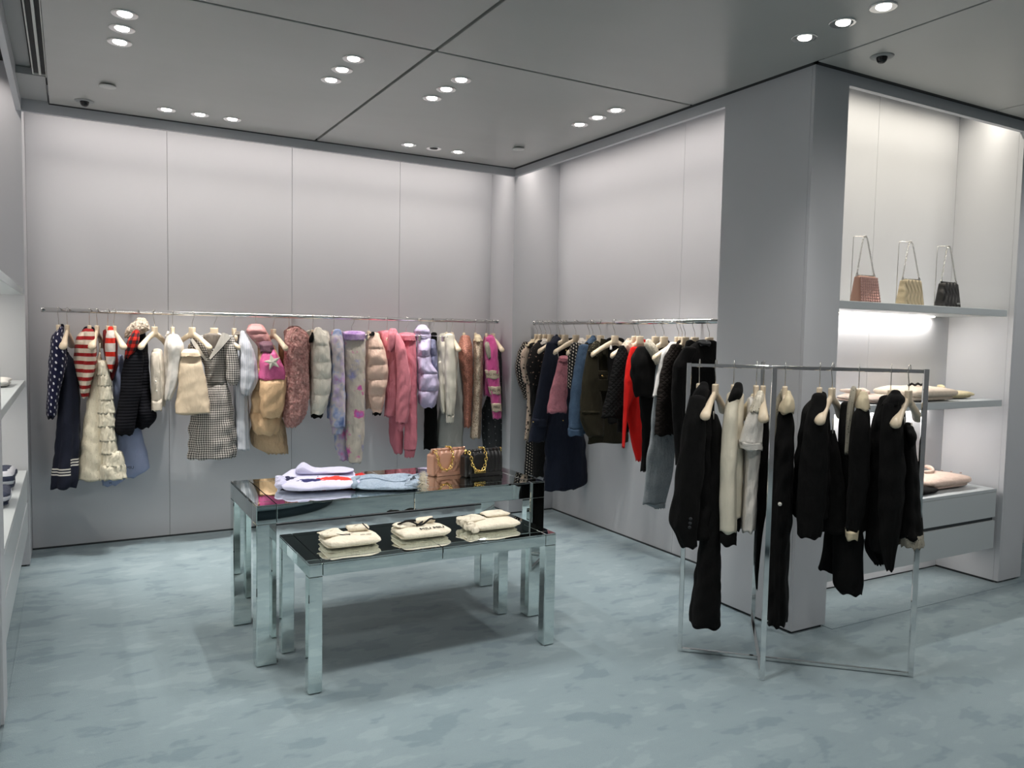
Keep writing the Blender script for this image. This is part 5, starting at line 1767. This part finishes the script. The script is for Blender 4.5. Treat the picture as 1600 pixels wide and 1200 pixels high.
garment('G', 576, 'black_lace_hem_skirt', 'skirt', 'black skirt with white lace hem at the right end of the rack', 'black skirt with lace hem', [
    ('body', m['black'], [(358, 545, 588), (390, 540, 606), (440, 544, 600), (560, 540, 618), (700, 530, 626), (842, 520, 638)], 0.12, 0.0, {'folds': (7, 0.05)}),
    ('waist_ruffle', m['black'], [(372, 556, 596), (405, 568, 610), (440, 572, 598)], 0.06, -0.08, {'folds': (11, 0.10)}),
    ('lace_hem', m['greylace'], [(828, 518, 640), (880, 520, 646)], 0.118, 0.0, {'folds': (15, 0.05), 'topb': 1}),
    ('tube', m['collarw'], [(584, 345), (584, 385)], 0.003, -0.06, {'n': 'strap'}),
    ('tube', m['white'], [(548, 318), (548, 350)], 0.006, -0.02, {'n': 'paper_tag'})], 104)
# ------------------------------------------------------------------ alcove handbags and folded knits
def shelf_bag(label, x0, x1, col, kind):
    w = x1 - x0
    ZS = 1.7652
    r = empty('chain_shoulder_bag', (x0 + 0.60 * w, -2.915, ZS), 0.0)
    tag(r, label, 'handbag', 'small handbags on the alcove shelf')
    nm = 'bag_' + kind
    if kind == 'studded':
        body = plain('rose_leather', col, 0.45)
    else:
        t = NT(nm)
        x, y, z = t.xyz()
        wv = t.math('SINE', t.math('ADD', t.math('MULTIPLY', x, 190.0), t.math('MULTIPLY', t.math('SINE', t.math('MULTIPLY', z, 62.0)), 1.3)))
        t.bump(t.math('ADD', wv, t.math('MULTIPLY', t.noise(150), 0.3)), 0.9, 0.006)
        t.set(t.mix(t.math('MULTIPLY', t.math('ADD', wv, 1.0), 0.5), tuple(v * 0.78 for v in col), col), 0.5)
        body = t.m
    hb, dp, hh = w / 2 * 0.74, 0.085, 0.150
    V, Fc = [], []
    N, M = 32, 20
    for j in range(M + 1):
        t = j / M
        k = 1.0 - 0.14 * t
        rd = 0.92 if j in (0, M) else 1.0
        for i in range(N):
            q = 2 * math.pi * i / N
            cx, cy = math.cos(q), math.sin(q)
            V.append((math.copysign(abs(cx) ** 0.3, cx) * hb * k * rd, math.copysign(abs(cy) ** 0.5, cy) * dp / 2 * (1 - 0.5 * t) * rd, hh * t))
    for j in range(M):
        for i in range(N):
            l = (i + 1) % N
            Fc.append((j * N + i, j * N + l, (j + 1) * N + l, (j + 1) * N + i))
    Fc += [tuple(range(N - 1, -1, -1)), tuple(range(M * N, (M + 1) * N))]
    mesh_obj('body', (V, Fc), body, r, True)
    if kind == 'studded':
        gem = plain('rose_crystal', (0.78, 0.50, 0.45), 0.1, 0.6)
        ds = []
        for j in range(9):
            for i in range(9):
                t = (j + 0.6) / 9.4
                xx = (-0.88 + 1.76 * i / 8) * hb * (1 - 0.14 * t)
                zz = hh * t
                yy = -dp / 2 * (1 - 0.5 * t) - 0.001
                a = 0.0078
                ds.append(([(xx - a, yy, zz - a), (xx + a, yy, zz - a), (xx + a, yy, zz + a), (xx - a, yy, zz + a), (xx, yy - 0.006, zz)], [(0, 1, 4), (1, 2, 4), (2, 3, 4), (3, 0, 4)]))
        o = mesh_obj('crystal_studs', merge(*ds), gem, r)
        o['kind'] = 'stuff'
    mesh_obj('clasp_bar', tube_data([(-hb * 0.78, 0, hh + 0.004), (hb * 0.78, 0, hh + 0.004)], 0.005, 8), STEEL if kind != 'black' else plain('gun_leather', (0.02, 0.02, 0.02), 0.4), r, True)
    for s_ in (-1, 1):
        mesh_obj('ring', tube_data([(s_ * hb * 0.82 + 0.009 * math.cos(q), 0.0, hh + 0.004 + 0.011 * math.sin(q)) for q in np.linspace(0, 6.283, 13)[:-1]], 0.0026, 6, True), STEEL, r, True)
    top = 0.375
    strap = [(-hb * 0.82, 0, hh + 0.01), (-hb * 0.66, 0.0, 0.24), (-hb * 0.40, 0.0, top - 0.02), (-hb * 0.30, 0, top - 0.003), (-hb * 0.18, 0, top), (-hb * 0.06, 0, top - 0.005), (hb * 0.05, 0, top - 0.025), (hb * 0.82, 0, hh + 0.01)]
    chain(r, strap, STEEL, 0.0065, 0.0017)
    mesh_obj('display_stand', tube_data([(-hb * 0.7, 0.045, 0.0), (-hb * 0.66, 0.045, top - 0.004), (-hb * 0.62, 0.045, top), (-hb * 0.25, 0.02, top + 0.001), (-hb * 0.16, 0.0, top - 0.010)], 0.0022, 6), STEEL, r, True)
    if kind == 'black':
        box('logo_plate', (hb * 0.25, -dp / 2 - 0.003, 0.022), (hb * 0.62, -dp / 2 + 0.004, 0.030), STEEL, r, 0.001, 1)
    return r


shelf_bag('small rose handbag studded with crystals on the alcove shelf', 0.500, 0.745, srgb(168, 128, 112), 'studded')
shelf_bag('small ivory gathered handbag on the alcove shelf', 0.905, 1.165, srgb(196, 180, 148), 'ivory')
shelf_bag('small black gathered handbag on the alcove shelf', 1.285, 1.535, (0.014, 0.013, 0.013), 'black')

ZS2 = 1.1942
folded('folded_knit', 'folded pale pink knit at the left of the middle alcove shelf', 0.80, -2.86, ZS2, 0.30, 0.28, 0.045, fab('shell_pink_knit', srgb(216, 196, 184)), 0.06, 'folded knits in the alcove', 21)
r = folded('folded_knit', 'thick folded cream knit with black bow on the middle alcove shelf', 1.25, -2.85, ZS2, 0.44, 0.34, 0.085, fab('thick_cream_knit', srgb(220, 204, 186)), 0.0, 'folded knits in the alcove', 22, collar=False)
mesh_obj('bow', tube_data([(-0.09 + 0.03 * k, -0.02, 0.092 + 0.010 * abs(math.sin(k * 1.57))) for k in range(7)], 0.007, 8), BLACKCLOTH, r, True)
folded('folded_knit', 'folded pale yellow knit at the right of the middle alcove shelf', 1.63, -2.80, ZS2, 0.34, 0.24, 0.05, fab('pale_yellow_knit', srgb(220, 206, 168)), -0.05, 'folded knits in the alcove', 23)
r = folded('folded_cardigan', 'folded pale pink buttoned cardigan on the alcove drawer cabinet', 1.56, -2.80, 0.6222, 0.46, 0.30, 0.085, fab('pale_pink_cardigan', srgb(222, 198, 184)), 0.0, 'folded clothes on the cabinets', 24, 'cardigan', True)
for k in range(4):
    mesh_obj('button', shift(lathe_data([(0.008, 0), (0.008, 0.003), (0.004, 0.005)], 10), 0.13 + 0.012 * k, 0.08 - 0.055 * k, 0.087), plain('rose_button', (0.35, 0.25, 0.22), 0.4), r, True)
r = empty('black_clutch', (1.20, -2.90, 0.6222), 0.05)
tag(r, 'flat black folded knit at the front of the alcove cabinet', 'folded knit')
mesh_obj('body', slab_data(0.36, 0.16, 0.035, seed=31), m['black'], r, True)
# left bay
folded('folded_knit', 'folded white knit on the lower shelf of the left bay', -3.70, -0.55, 1.2002, 0.24, 0.34, 0.05, m['white'], 0.0, 'folded clothes in the left bay', 41, collar=False)
NVW = fab('grey_navy_stripe_knit', patt=P_stripe(srgb(52, 58, 78), srgb(196, 198, 206), 0.05, 0.45, 0, True))
for k, (yy, hh, lb) in enumerate(((-0.62, 0.12, 'farther grey and navy folded knit on the left cabinet'), (-1.08, 0.09, 'nearer grey and navy folded knit on the left cabinet'))):
    folded('folded_knit', lb, -3.66, yy, 0.6282, 0.20, 0.30, hh, NVW, 0.0, 'folded clothes in the left bay', 50 + k, collar=False)
